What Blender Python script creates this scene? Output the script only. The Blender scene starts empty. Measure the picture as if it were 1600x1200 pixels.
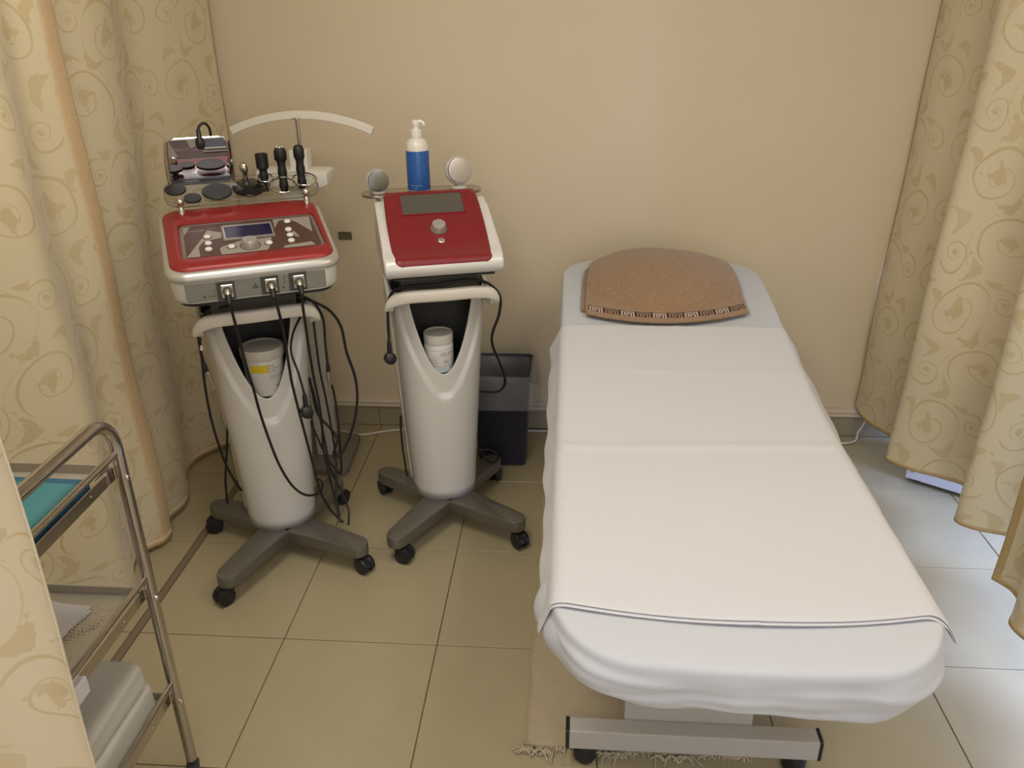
import bpy, bmesh, math, random
import numpy as np
from mathutils import Vector, Matrix

random.seed(7)
rng = np.random.default_rng(7)
scene = bpy.context.scene
COL = scene.collection
R = math.radians

# ------------------------------------------------------------------ camera
cam_d = bpy.data.cameras.new('camera')
cam_d.sensor_fit = 'HORIZONTAL'; cam_d.sensor_width = 36.0
cam_d.lens = 1280.3 / 1600 * 36
cam_d.clip_start = 0.02
cam = bpy.data.objects.new('camera', cam_d); COL.objects.link(cam)
TILT, YAW, ROLL, EYE = 0.434043, -0.0729243, -0.00976688, 1.676
_f = Vector((math.sin(YAW) * math.cos(TILT), math.cos(YAW) * math.cos(TILT), -math.sin(TILT)))
_r0 = Vector((math.cos(YAW), -math.sin(YAW), 0)); _u0 = _r0.cross(_f)
_r = math.cos(ROLL) * _r0 + math.sin(ROLL) * _u0
_u = -math.sin(ROLL) * _r0 + math.cos(ROLL) * _u0
cam.matrix_world = Matrix(((_r.x, _u.x, -_f.x, 0), (_r.y, _u.y, -_f.y, 0), (_r.z, _u.z, -_f.z, EYE), (0, 0, 0, 1)))
scene.camera = cam

# ------------------------------------------------------------------ world, lights, exposure
world = bpy.data.worlds.new('world'); scene.world = world; world.use_nodes = True
bg = world.node_tree.nodes['Background']
bg.inputs[0].default_value = (0.62, 0.75, 1.0, 1); bg.inputs[1].default_value = 1.0

def area(name, loc, rot, sx, sy, power, color):
    d = bpy.data.lights.new(name, 'AREA'); d.shape = 'RECTANGLE'; d.size = sx; d.size_y = sy
    d.energy = power; d.color = color
    o = bpy.data.objects.new(name, d); o.location = loc; o.rotation_euler = rot; COL.objects.link(o); return o

for lx, ly, pw in ((-0.60, 1.25, 16.5), (0.95, 1.15, 10.5), (-0.55, -1.1, 12.0), (0.95, -1.1, 11.0)):
    area('ceiling_panel_light', (lx, ly, 2.56), (0, 0, 0), 0.58, 1.18, pw, (1.0, 0.93, 0.82))
area('window_or_fill_light', (0.5, -2.26, 1.55), (R(-90), 0, 0), 2.6, 1.5, 26, (0.94, 0.97, 1.0))  # added frontal fill for the back wall; the front wall has no window
area('window_or_fill_light', (2.98, 1.3, 1.12), (0, R(90), 0), 2.1, 2.5, 240, (0.36, 0.50, 1.0))

vs = scene.view_settings
scene.display_settings.display_device = 'sRGB'
vs.view_transform = 'Standard'; vs.look = 'None'; vs.gamma = 1.0; vs.exposure = 0.32
try: vs.use_curve_mapping = False
except Exception: pass
scene.cycles.max_bounces = 8
scene.cycles.caustics_reflective = False; scene.cycles.caustics_refractive = False

# ------------------------------------------------------------------ node helpers
class S:
    """a socket with arithmetic"""
    nt = None
    def __init__(s, v): s.v = v
    @staticmethod
    def op(o, *a, clamp=False):
        n = S.nt.nodes.new('ShaderNodeMath'); n.operation = o; n.use_clamp = clamp
        for i, x in enumerate(a):
            if isinstance(x, S): S.nt.links.new(x.v, n.inputs[i])
            else: n.inputs[i].default_value = x
        return S(n.outputs[0])
    def __add__(a, b): return S.op('ADD', a, b)
    def __sub__(a, b): return S.op('SUBTRACT', a, b)
    def __rsub__(a, b): return S.op('SUBTRACT', b, a)
    def __mul__(a, b): return S.op('MULTIPLY', a, b)
    def __truediv__(a, b): return S.op('DIVIDE', a, b)
    def __rtruediv__(a, b): return S.op('DIVIDE', b, a)
    __radd__ = __add__; __rmul__ = __mul__
    def f(a, name, *b, **k): return S.op(name, a, *b, **k)

def new_mat(name):
    m = bpy.data.materials.new(name); m.use_nodes = True
    nt = m.node_tree; b = nt.nodes['Principled BSDF']; S.nt = nt
    return m, nt, b

def P(name, col, rough=0.5, metal=0.0, coat=0.0, trans=0.0, ior=1.45, noise=0.0, nscale=40.0, bump=0.0, bscale=200.0, alpha=1.0, sheen=0.0, spec=0.5, stretch=(1, 1, 1)):
    m, nt, b = new_mat(name)
    b.inputs['Base Color'].default_value = (*col, 1); b.inputs['Roughness'].default_value = rough
    b.inputs['Metallic'].default_value = metal; b.inputs['Coat Weight'].default_value = coat
    b.inputs['Coat Roughness'].default_value = 0.08
    b.inputs['Transmission Weight'].default_value = trans; b.inputs['IOR'].default_value = ior
    b.inputs['Alpha'].default_value = alpha; b.inputs['Sheen Weight'].default_value = sheen
    b.inputs['Specular IOR Level'].default_value = spec
    if noise or bump:
        tc = nt.nodes.new('ShaderNodeTexCoord'); mp = nt.nodes.new('ShaderNodeMapping'); mp.inputs['Scale'].default_value = stretch
        nt.links.new(tc.outputs['Object'], mp.inputs[0])
    if noise:
        n = nt.nodes.new('ShaderNodeTexNoise'); n.inputs['Scale'].default_value = nscale; n.inputs['Detail'].default_value = 5
        nt.links.new(mp.outputs[0], n.inputs[0])
        mx = nt.nodes.new('ShaderNodeMix'); mx.data_type = 'RGBA'
        mx.inputs[6].default_value = (*[c * (1 - noise) for c in col], 1); mx.inputs[7].default_value = (*[min(1, c * (1 + noise)) for c in col], 1)
        nt.links.new(n.outputs[0], mx.inputs[0]); nt.links.new(mx.outputs[2], b.inputs['Base Color'])
    if bump:
        n = nt.nodes.new('ShaderNodeTexNoise'); n.inputs['Scale'].default_value = bscale; n.inputs['Detail'].default_value = 4
        nt.links.new(mp.outputs[0], n.inputs[0])
        bp = nt.nodes.new('ShaderNodeBump'); bp.inputs['Strength'].default_value = bump; bp.inputs['Distance'].default_value = 0.002
        nt.links.new(n.outputs[0], bp.inputs['Height']); nt.links.new(bp.outputs[0], b.inputs['Normal'])
    return m

M = {}
M['wall'] = P('wall_paint', (0.655, 0.562, 0.398), 0.55, noise=0.03, nscale=3, bump=0.05, bscale=160)
M['plain'] = P('plain_paint', (0.70, 0.62, 0.52), 0.7, noise=0.02)
M['ceil'] = P('ceiling_paint', (0.78, 0.75, 0.70), 0.8, noise=0.02)
M['trim'] = P('cream_trim', (0.58, 0.49, 0.38), 0.35, noise=0.02)
M['grout'] = P('grout', (0.13, 0.10, 0.065), 0.9, noise=0.2, nscale=60)
M['tile'] = P('floor_tile', (0.385, 0.33, 0.205), 0.33, noise=0.07, nscale=7, bump=0.02, bscale=60)
M['skirt'] = P('skirting_tile', (0.34, 0.29, 0.19), 0.35, noise=0.07, nscale=8)
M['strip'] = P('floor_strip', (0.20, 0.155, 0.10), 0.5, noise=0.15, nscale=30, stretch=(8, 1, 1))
M['white_gloss'] = P('white_gloss_plastic', (0.64, 0.63, 0.60), 0.22, coat=0.4, noise=0.01)
M['white'] = P('white_plastic', (0.76, 0.74, 0.69), 0.35, noise=0.01)
M['cream_plastic'] = P('cream_plastic', (0.78, 0.74, 0.66), 0.35, noise=0.01)
M['offwhite'] = P('offwhite_panel', (0.60, 0.57, 0.50), 0.4, noise=0.02)
M['silver'] = P('silver_paint', (0.50, 0.49, 0.46), 0.32, metal=0.55, noise=0.02, nscale=300)
M['arm_grey'] = P('grey_metallic_paint', (0.17, 0.16, 0.135), 0.34, metal=0.45, noise=0.05, nscale=400)
M['plate_grey'] = P('grey_front_plate', (0.18, 0.173, 0.145), 0.45, metal=0.0, noise=0.02, nscale=100)
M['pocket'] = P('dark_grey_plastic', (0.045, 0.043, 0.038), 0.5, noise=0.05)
M['neck'] = P('neck_grey', (0.10, 0.096, 0.085), 0.5, noise=0.05)
M['black'] = P('black_plastic', (0.012, 0.012, 0.013), 0.4, noise=0.1)
M['cable'] = P('black_cable', (0.011, 0.010, 0.010), 0.45, noise=0.1)
M['black_gloss'] = P('black_gloss', (0.010, 0.010, 0.010), 0.12, noise=0.05)
M['black_disc'] = P('black_rubber', (0.014, 0.014, 0.015), 0.42, noise=0.1)
M['red_metal'] = P('red_lacquer', (0.27, 0.022, 0.022), 0.40, metal=0.15, coat=0.08, noise=0.02, nscale=200)
M['red'] = P('red_satin', (0.195, 0.013, 0.019), 0.38, coat=0.05, noise=0.02, nscale=200)
M['panel_dark'] = P('brown_panel', (0.085, 0.042, 0.036), 0.38, spec=0.3, noise=0.06, nscale=30)
M['panel_light'] = P('grey_print', (0.30, 0.27, 0.24), 0.35, spec=0.3, noise=0.02)
M['panel_rim'] = P('grey_rim', (0.20, 0.185, 0.155), 0.3, metal=0.3, noise=0.02)
M['lcd'] = P('blue_display', (0.010, 0.008, 0.050), 0.22, spec=0.25, noise=0.25, nscale=25)
M['screen'] = P('grey_screen', (0.085, 0.083, 0.072), 0.03, coat=1.0, spec=1.0, noise=0.02)
M['chrome'] = P('chrome', (0.62, 0.60, 0.57), 0.08, metal=1.0, noise=0.01)
M['tube'] = P('chrome_tube', (0.52, 0.49, 0.46), 0.16, metal=1.0, noise=0.03, nscale=20)
M['mirror'] = P('polished_plate', (0.60, 0.58, 0.56), 0.015, metal=1.0, noise=0.01)
M['steel'] = P('brushed_steel', (0.42, 0.39, 0.34), 0.25, metal=0.9, noise=0.05, nscale=80)
M['face_grey'] = P('satin_metal_face', (0.55, 0.53, 0.51), 0.30, metal=0.85, noise=0.02)
M['face_dark'] = P('dark_metal_face', (0.20, 0.205, 0.185), 0.28, metal=0.9, noise=0.02)
M['nickel'] = P('nickel', (0.50, 0.46, 0.38), 0.3, metal=0.9, noise=0.05, nscale=100)
M['acrylic'] = P('clear_acrylic', (0.97, 0.97, 0.95), 0.02, trans=1.0, ior=1.30, noise=0.005)
M['edge_grey'] = P('acrylic_edge', (0.30, 0.29, 0.25), 0.15, noise=0.05)
M['blue'] = P('blue_label', (0.022, 0.105, 0.36), 0.32, coat=0.2, noise=0.03, nscale=20)
M['pearl'] = P('pearl_white', (0.74, 0.71, 0.64), 0.28, coat=0.3, noise=0.01)
M['jar'] = P('jar_white', (0.66, 0.65, 0.62), 0.35, noise=0.01)
M['lid'] = P('jar_lid', (0.56, 0.53, 0.47), 0.45, noise=0.02)
M['jar_blue'] = P('jar_pale_blue', (0.40, 0.52, 0.56), 0.4, noise=0.02)
M['yellow'] = P('yellow_print', (0.62, 0.48, 0.02), 0.4, noise=0.02)
M['ink'] = P('ink', (0.06, 0.06, 0.06), 0.6, noise=0.05)
M['ink_soft'] = P('soft_ink', (0.25, 0.25, 0.26), 0.6, noise=0.05)
M['ink_white'] = P('white_ink', (0.55, 0.58, 0.66), 0.5, noise=0.02)
M['frame_white'] = P('bed_frame_white', (0.42, 0.405, 0.37), 0.35, noise=0.015)
M['mattress'] = P('mattress_vinyl', (0.70, 0.67, 0.60), 0.5, noise=0.02)
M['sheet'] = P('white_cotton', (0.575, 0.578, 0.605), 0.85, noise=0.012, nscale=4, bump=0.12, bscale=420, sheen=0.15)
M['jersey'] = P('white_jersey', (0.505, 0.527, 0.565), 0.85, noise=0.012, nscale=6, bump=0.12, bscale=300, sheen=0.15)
M['terry'] = P('brown_terry', (0.285, 0.178, 0.098), 0.95, noise=0.32, nscale=90, bump=1.0, bscale=420, sheen=0.3)
M['key_dark'] = P('dark_brown_weave', (0.06, 0.028, 0.022), 0.9, bump=0.6, bscale=500)
M['key_cream'] = P('cream_weave', (0.62, 0.53, 0.43), 0.9, bump=0.6, bscale=500)
M['rug'] = P('woven_cotton_rug', (0.47, 0.385, 0.25), 0.95, noise=0.12, nscale=60, bump=0.8, bscale=260, stretch=(1, 3, 1))
M['fringe'] = P('cotton_fringe', (0.46, 0.40, 0.28), 0.95, noise=0.1, nscale=60)
M['bin'] = P('dark_navy_plastic', (0.022, 0.022, 0.032), 0.45, noise=0.05)
M['teal'] = P('teal_card', (0.045, 0.21, 0.235), 0.45, noise=0.03)
M['teal_dark'] = P('blue_side', (0.015, 0.10, 0.19), 0.4, noise=0.05)
M['paper'] = P('white_paper', (0.62, 0.61, 0.62), 0.7, noise=0.01)
M['towel_white'] = P('white_towel', (0.52, 0.495, 0.435), 0.9, noise=0.03, nscale=40, bump=0.3, bscale=300, sheen=0.2)
M['shelf'] = P('shelf_sheet', (0.46, 0.42, 0.35), 0.42, metal=0.35, noise=0.04, nscale=30)
M['cord_white'] = P('white_cord', (0.66, 0.62, 0.55), 0.5, noise=0.02)
M['border'] = P('gold_border', (0.46, 0.33, 0.155), 0.6, noise=0.15, nscale=80)
M['border_pink'] = P('peach_border', (0.62, 0.46, 0.27), 0.6, noise=0.12, nscale=80)
M['stand_base'] = P('grey_brown_base', (0.20, 0.17, 0.135), 0.5, noise=0.05)
M['plaque'] = P('grey_plaque', (0.13, 0.105, 0.07), 0.5, noise=0.05)
M['cabinet'] = P('white_metal_cabinet', (0.70, 0.70, 0.74), 0.4, noise=0.01)

def film_mat(name, alpha, col):
    m, nt, b = new_mat(name)
    b.inputs['Base Color'].default_value = (*col, 1); b.inputs['Roughness'].default_value = 0.25
    tr = nt.nodes.new('ShaderNodeBsdfTransparent'); mx = nt.nodes.new('ShaderNodeMixShader')
    tc = nt.nodes.new('ShaderNodeTexCoord'); n = nt.nodes.new('ShaderNodeTexNoise'); n.inputs['Scale'].default_value = 14; n.inputs['Detail'].default_value = 6
    nt.links.new(tc.outputs['Object'], n.inputs[0])
    fac = S(n.outputs[0]) * (alpha * 1.4) + (alpha * 0.3)
    nt.links.new(fac.v, mx.inputs[0]); nt.links.new(tr.outputs[0], mx.inputs[1]); nt.links.new(b.outputs[0], mx.inputs[2])
    nt.links.new(mx.outputs[0], nt.nodes['Material Output'].inputs[0])
    return m
M['film'] = film_mat('clear_bag_film', 0.26, (0.575, 0.578, 0.605))
M['wrap'] = film_mat('clear_wrap', 0.45, (0.75, 0.78, 0.78))

def curtain_mat(name, base, tan, transl):
    """cream cloth woven with tan scrolls and leaves, drawn from the cloth's own UV in metres"""
    m, nt, b = new_mat(name)
    uv = nt.nodes.new('ShaderNodeUVMap'); uv.uv_map = 'UVMap'
    nz = nt.nodes.new('ShaderNodeTexNoise'); nz.inputs['Scale'].default_value = 4.5; nz.inputs['Detail'].default_value = 1.0
    nt.links.new(uv.outputs[0], nz.inputs[0])
    sp = nt.nodes.new('ShaderNodeSeparateXYZ'); nt.links.new(uv.outputs[0], sp.inputs[0])
    sc = nt.nodes.new('ShaderNodeSeparateColor'); nt.links.new(nz.outputs['Color'], sc.inputs[0])
    U = S(sp.outputs[0]) + (S(sc.outputs[0]) - 0.5) * 0.09
    V = S(sp.outputs[1]) + (S(sc.outputs[1]) - 0.5) * 0.09
    W, H = 0.30, 0.43
    ci = (U / W).f('FLOOR')
    odd = (ci * 0.5).f('FRACT') * 2.0
    V2 = V + odd * (H * 0.5)
    x = ((U / W).f('FRACT') - 0.5) * W
    x = x * (1.0 - odd * 2.0)
    y = ((V2 / H).f('FRACT') - 0.5) * H
    # fine noise for ragged leaf edges
    n2 = nt.nodes.new('ShaderNodeTexNoise'); n2.inputs['Scale'].default_value = 70; n2.inputs['Detail'].default_value = 2.5
    nt.links.new(uv.outputs[0], n2.inputs[0]); rag = S(n2.outputs[0]) - 0.5
    mask = None
    def un(a):
        nonlocal mask
        mask = a if mask is None else S.op('MAXIMUM', mask, a)
    def polar(cx, cy):
        dx = x - cx; dy = y - cy
        return (dx * dx + dy * dy).f('SQRT'), S.op('ARCTAN2', dy, dx)
    def spiral(cx, cy, Rm, hand, rot, turn=0.40, w=0.0046, rmin=0.16, cut=1.0):
        r, th = polar(cx, cy)
        k = -math.log(turn)
        t = (Rm / (r + 1e-4)).f('LOGARITHM', math.e) / k - th * (hand / (2 * math.pi)) + (rot / (2 * math.pi))
        d = (((t + 100.0).f('FRACT') - 0.5).f('ABSOLUTE') * -1.0 + 0.5) * (r * k)      # distance to the arm
        ww = (r / Rm) * w + 0.0008 + rag * 0.0045
        line = (S.op('SUBTRACT', ww, d) * 600.0).f('MAXIMUM', 0.0).f('MINIMUM', 1.0)
        inside = ((Rm * cut - r) * 300.0).f('MAXIMUM', 0.0).f('MINIMUM', 1.0)
        un(line * inside)
        un(((Rm * rmin - r + rag * 0.016) * 500.0).f('MAXIMUM', 0.0).f('MINIMUM', 1.0))
    def leaf(cx, cy, Rl, ang, slim=0.42, k=0.85):
        """a ragged acanthus tuft: a crescent-bent ellipse with torn edges"""
        ca, sa = math.cos(ang), math.sin(ang)
        dx = x - cx; dy = y - cy
        a = dx * ca + dy * sa; b_ = dy * ca - dx * sa
        b_ = b_ - a * a * (0.9 / Rl)
        q = ((a * a) + (b_ * b_) * (1 / (slim * slim))).f('SQRT')
        un(((Rl + rag * (Rl * 1.5) - q) * 260.0).f('MAXIMUM', 0.0).f('MINIMUM', 1.0) * k)
    spiral(-0.045, 0.105, 0.110, 1, 0.6, w=0.0052)
    spiral(0.070, -0.075, 0.100, -1, 2.4, w=0.0050)
    spiral(0.095, 0.150, 0.055, -1, 4.2, w=0.0042)
    spiral(-0.095, -0.130, 0.064, 1, 3.4, w=0.0042)
    leaf(-0.052, 0.118, 0.034, 0.9, 0.6)
    leaf(0.066, -0.070, 0.030, 2.4, 0.6)
    leaf(-0.090, -0.020, 0.046, 1.9)
    leaf(0.030, 0.020, 0.040, 0.4)
    leaf(-0.010, -0.185, 0.046, 1.2)
    leaf(0.122, 0.040, 0.034, 2.6)
    leaf(0.055, 0.205, 0.036, 0.2)
    leaf(-0.125, 0.180, 0.034, 2.2)
    # wandering stem
    sx = ((y * (2 * math.pi / H)).f('SINE') * 0.055 - x).f('ABSOLUTE')
    un(((0.0024 - sx + rag * 0.005) * 600.0).f('MAXIMUM', 0.0).f('MINIMUM', 1.0) * 0.6)
    big = nt.nodes.new('ShaderNodeTexNoise'); big.inputs['Scale'].default_value = 5
    nt.links.new(uv.outputs[0], big.inputs[0])
    mask = mask * (S(big.outputs[0]) * 0.9 + 0.35)
    mask = mask.f('MINIMUM', 1.0)
    mx = nt.nodes.new('ShaderNodeMix'); mx.data_type = 'RGBA'
    mx.inputs[6].default_value = (*base, 1); mx.inputs[7].default_value = (*tan, 1)
    nt.links.new(mask.v, mx.inputs[0]); nt.links.new(mx.outputs[2], b.inputs['Base Color'])
    rgh = mask * 0.15 + 0.42
    nt.links.new(rgh.v, b.inputs['Roughness'])
    b.inputs['Sheen Weight'].default_value = 0.2; b.inputs['Specular IOR Level'].default_value = 0.35
    bp = nt.nodes.new('ShaderNodeBump'); bp.inputs['Strength'].default_value = 0.25; bp.inputs['Distance'].default_value = 0.001
    nt.links.new(mask.v, bp.inputs['Height']); nt.links.new(bp.outputs[0], b.inputs['Normal'])
    tl = nt.nodes.new('ShaderNodeBsdfTranslucent'); nt.links.new(mx.outputs[2], tl.inputs[0])
    ms = nt.nodes.new('ShaderNodeMixShader'); ms.inputs[0].default_value = transl
    nt.links.new(b.outputs[0], ms.inputs[1]); nt.links.new(tl.outputs[0], ms.inputs[2])
    nt.links.new(ms.outputs[0], nt.nodes['Material Output'].inputs[0])
    return m
M['curtain'] = curtain_mat('scroll_curtain_cloth', (0.71, 0.62, 0.425), (0.59, 0.475, 0.26), 0.10)

# ------------------------------------------------------------------ mesh helpers
def obj(name, bm, mat, parent=None, smooth=None, mods=()):
    me = bpy.data.meshes.new(name)
    bmesh.ops.recalc_face_normals(bm, faces=bm.faces[:])
    bm.to_mesh(me); bm.free()
    mats = mat if isinstance(mat, (list, tuple)) else [mat]
    for m in mats: me.materials.append(M[m])
    o = bpy.data.objects.new(name, me); COL.objects.link(o)
    if parent is not None: o.parent = parent
    if smooth is not None:
        me.polygons.foreach_set('use_smooth', [True] * len(me.polygons))
        if smooth < 180:
            me.set_sharp_from_angle(angle=R(smooth))
    for kind, kw in mods:
        md = o.modifiers.new(kind.lower(), kind)
        for k, v in kw.items(): setattr(md, k, v)
    return o

def tag(o, label, cat, group=None, kind=None):
    o['label'] = label; o['category'] = cat
    if group: o['group'] = group
    if kind: o['kind'] = kind
    return o

def thing(name, label, cat, loc=(0, 0, 0), rz=0.0, group=None):
    o = bpy.data.objects.new(name, None); COL.objects.link(o)
    o.empty_display_size = 0.05
    o.location = loc; o.rotation_euler = (0, 0, rz)
    return tag(o, label, cat, group)

def struct(name, bm, mat, parent=None, smooth=None):
    o = obj(name, bm, mat, parent, smooth)
    if parent is None: o['kind'] = 'structure'
    return o

def xf(bm, verts, mtx):
    if mtx is not None: bmesh.ops.transform(bm, matrix=mtx, verts=verts)

def box(bm, x0, x1, y0, y1, z0, z1, bev=0.0, seg=2, mtx=None):
    g = bmesh.ops.create_cube(bm, size=1.0); v = g['verts']
    bmesh.ops.scale(bm, vec=(x1 - x0, y1 - y0, z1 - z0), verts=v)
    bmesh.ops.translate(bm, vec=((x0 + x1) / 2, (y0 + y1) / 2, (z0 + z1) / 2), verts=v)
    if bev:
        es = {e for q in v for e in q.link_edges}
        r = bmesh.ops.bevel(bm, geom=list(es), offset=bev, segments=seg, profile=0.6, affect='EDGES')
        v = list({q for f in r['faces'] for q in f.verts} | {q for q in v if q.is_valid})
    xf(bm, v, mtx); return v

def lathe(bm, prof, n=24, mtx=None, cap=True):
    """prof: list of (r, z)"""
    rings = []; allv = []
    for r, z in prof:
        if r < 1e-6: ring = [bm.verts.new((0, 0, z))]
        else: ring = [bm.verts.new((r * math.cos(2 * math.pi * k / n), r * math.sin(2 * math.pi * k / n), z)) for k in range(n)]
        rings.append(ring); allv += ring
    for a, b in zip(rings, rings[1:]):
        for k in range(n):
            k2 = (k + 1) % n
            if len(a) == 1 and len(b) == 1: continue
            if len(a) == 1: bm.faces.new((a[0], b[k], b[k2]))
            elif len(b) == 1: bm.faces.new((a[k], a[k2], b[0]))
            else: bm.faces.new((a[k], a[k2], b[k2], b[k]))
    if cap:
        for ring in (rings[0], rings[-1]):
            if len(ring) > 1: bm.faces.new(ring)
    xf(bm, allv, mtx); return allv

def catmull(pts, n=8, closed=False):
    p = [np.array(q, float) for q in pts]; out = []
    N = len(p)
    for i in range(N if closed else N - 1):
        if closed: a, b, c, d = p[i - 1], p[i], p[(i + 1) % N], p[(i + 2) % N]
        else: a, b, c, d = p[max(i - 1, 0)], p[i], p[i + 1], p[min(i + 2, N - 1)]
        for k in range(n):
            t = k / n
            out.append(0.5 * ((2 * b) + (c - a) * t + (2 * a - 5 * b + 4 * c - d) * t * t + (3 * b - a - 3 * c + d) * t ** 3))
    if not closed: out.append(p[-1])
    return out

def tube(bm, pts, r, n=8, closed=False, cap=True):
    P_ = [Vector(tuple(q)) for q in pts]; N = len(P_)
    rr = r if hasattr(r, '__len__') else [r] * N
    T = []
    for i in range(N):
        a = P_[(i - 1) % N] if (closed or i > 0) else P_[i]; b = P_[(i + 1) % N] if (closed or i < N - 1) else P_[i]
        d = (b - a); T.append(d.normalized() if d.length > 1e-9 else Vector((0, 0, 1)))
    ref = Vector((0, 0, 1)) if abs(T[0].z) < 0.9 else Vector((1, 0, 0))
    nrm = (ref - T[0] * ref.dot(T[0])).normalized()
    rings = []
    for i in range(N):
        nrm = nrm - T[i] * nrm.dot(T[i])
        nrm = nrm.normalized() if nrm.length > 1e-6 else T[i].orthogonal().normalized()
        bn = T[i].cross(nrm)
        rings.append([bm.verts.new(P_[i] + (nrm * math.cos(2 * math.pi * k / n) + bn * math.sin(2 * math.pi * k / n)) * rr[i]) for k in range(n)])
    for i in range(N if closed else N - 1):
        a, b = rings[i], rings[(i + 1) % N]
        for k in range(n):
            k2 = (k + 1) % n; bm.faces.new((a[k], a[k2], b[k2], b[k]))
    if cap and not closed:
        bm.faces.new(rings[0]); bm.faces.new(rings[-1])
    return [v for q in rings for v in q]

def prism(bm, poly, a0, a1, axis='x', bev=0.0, seg=2, mtx=None):
    """poly in the two other axes (y,z | x,z | x,y) extruded along axis"""
    def pt(p, a):
        return {'x': (a, p[0], p[1]), 'y': (p[0], a, p[1]), 'z': (p[0], p[1], a)}[axis]
    A = [bm.verts.new(pt(p, a0)) for p in poly]; B = [bm.verts.new(pt(p, a1)) for p in poly]
    n = len(poly); bm.faces.new(A); bm.faces.new(B)
    for i in range(n): bm.faces.new((A[i], A[(i + 1) % n], B[(i + 1) % n], B[i]))
    v = A + B
    if bev:
        es = {e for q in v for e in q.link_edges}
        r = bmesh.ops.bevel(bm, geom=list(es), offset=bev, segments=seg, profile=0.55, affect='EDGES', clamp_overlap=True)
        v = list({q for f in r['faces'] for q in f.verts} | {q for q in v if q.is_valid})
    xf(bm, v, mtx); return v

def grid(bm, pts, closed_u=False):
    """pts[row][col] -> quads; returns the vertex rows"""
    V = [[bm.verts.new(tuple(q)) for q in row] for row in pts]
    for a, b in zip(V, V[1:]):
        m = len(a)
        for k in range(m if closed_u else m - 1):
            bm.faces.new((a[k], a[(k + 1) % m], b[(k + 1) % m], b[k]))
    return V

def rrect(x0, x1, y0, y1, r, n=5):
    out = []
    for cx, cy, a0 in ((x1 - r, y1 - r, 0), (x0 + r, y1 - r, 90), (x0 + r, y0 + r, 180), (x1 - r, y0 + r, 270)):
        for k in range(n + 1):
            a = R(a0 + 90 * k / n); out.append((cx + r * math.cos(a), cy + r * math.sin(a)))
    return out

def text_bm(txt, size, mapper, bm=None, align='LEFT', spacing=1.0):
    """flat lettering; mapper sends (x, y) of the letters to a 3-D point"""
    c = bpy.data.curves.new('lettering', 'FONT'); c.body = txt; c.size = size; c.align_x = align; c.space_character = spacing; c.resolution_u = 2
    o = bpy.data.objects.new('lettering', c); COL.objects.link(o)
    dg = bpy.context.evaluated_depsgraph_get(); me = bpy.data.meshes.new_from_object(o.evaluated_get(dg))
    bm = bm or bmesh.new(); vs_ = [bm.verts.new(mapper(v.co.x, v.co.y)) for v in me.vertices]
    for p in me.polygons:
        try: bm.faces.new([vs_[i] for i in p.vertices])
        except ValueError: pass
    bpy.data.objects.remove(o); bpy.data.curves.remove(c); bpy.data.meshes.remove(me)
    return bm

def copy_tree(o, parent=None):
    c = o.copy(); COL.objects.link(c)
    if parent is not None: c.parent = parent
    for ch in list(o.children): copy_tree(ch, c)
    return c

def TR(x=0, y=0, z=0, rx=0, ry=0, rz=0):
    return Matrix.Translation((x, y, z)) @ Matrix.Rotation(R(rz), 4, 'Z') @ Matrix.Rotation(R(ry), 4, 'Y') @ Matrix.Rotation(R(rx), 4, 'X')
B = bmesh.new

# ================================================================== THE ROOM
YW = 3.164                    # back wall
XL, XR, YF, ZC = -2.3, 3.0, -2.3, 2.6
bm = B(); box(bm, XL - .1, XR + .1, YF - .1, YW + .12, -.08, -.003)
floor = struct('floor', bm, 'grout')
TX0, TY0, TS = -0.8069, 1.8093, 0.45
def tile_mesh(sx, sy):
    b = B(); box(b, 0, sx, 0, sy, -.006, 0.0, bev=.0012, seg=1)
    me = bpy.data.meshes.new('tile'); bmesh.ops.recalc_face_normals(b, faces=b.faces[:]); b.to_mesh(me); b.free(); me.materials.append(M['tile']); return me
full = tile_mesh(TS - .003, TS - .003)
i0 = math.floor((XL - TX0) / TS); i1 = math.floor((XR - TX0) / TS)
j0 = math.floor((YF - TY0) / TS); j1 = 2
for j in range(j0, j1 + 1):
    for i in range(i0, i1 + 1):
        x0 = max(TX0 + i * TS, XL); x1 = min(TX0 + (i + 1) * TS, XR)
        y0 = max(TY0 + j * TS, YF); y1 = min(TY0 + (j + 1) * TS, YW)
        if i == -2: x1 -= .0135
        if i == -1: x0 += .0135
        if x1 - x0 < .02 or y1 - y0 < .02: continue
        whole = abs(x1 - x0 - TS) < 1e-6 and abs(y1 - y0 - TS) < 1e-6
        o = bpy.data.objects.new('tile', full if whole else tile_mesh(x1 - x0 - .003, y1 - y0 - .003))
        COL.objects.link(o); o.parent = floor; o.location = (x0 + .0015, y0 + .0015, 0)
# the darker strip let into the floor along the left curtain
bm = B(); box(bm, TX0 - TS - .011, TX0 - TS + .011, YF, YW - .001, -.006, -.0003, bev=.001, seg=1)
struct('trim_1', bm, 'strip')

def wall(name, x0, x1, y0, y1, z0, z1, mat):
    b = B(); box(b, x0, x1, y0, y1, z0, z1); return struct(name, b, mat)
wall('wall_back', XL - .1, XR + .1, YW, YW + .12, -.003, ZC, 'wall')
wall('wall_left', XL - .1, XL, YF, YW, -.003, ZC, 'plain')
wall('wall_front', XL - .1, XR + .1, YF - .1, YF, -.003, ZC, 'plain')
wall('ceiling', XL - .1, XR + .1, YF - .1, YW + .12, ZC, ZC + .1, 'ceil')
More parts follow.
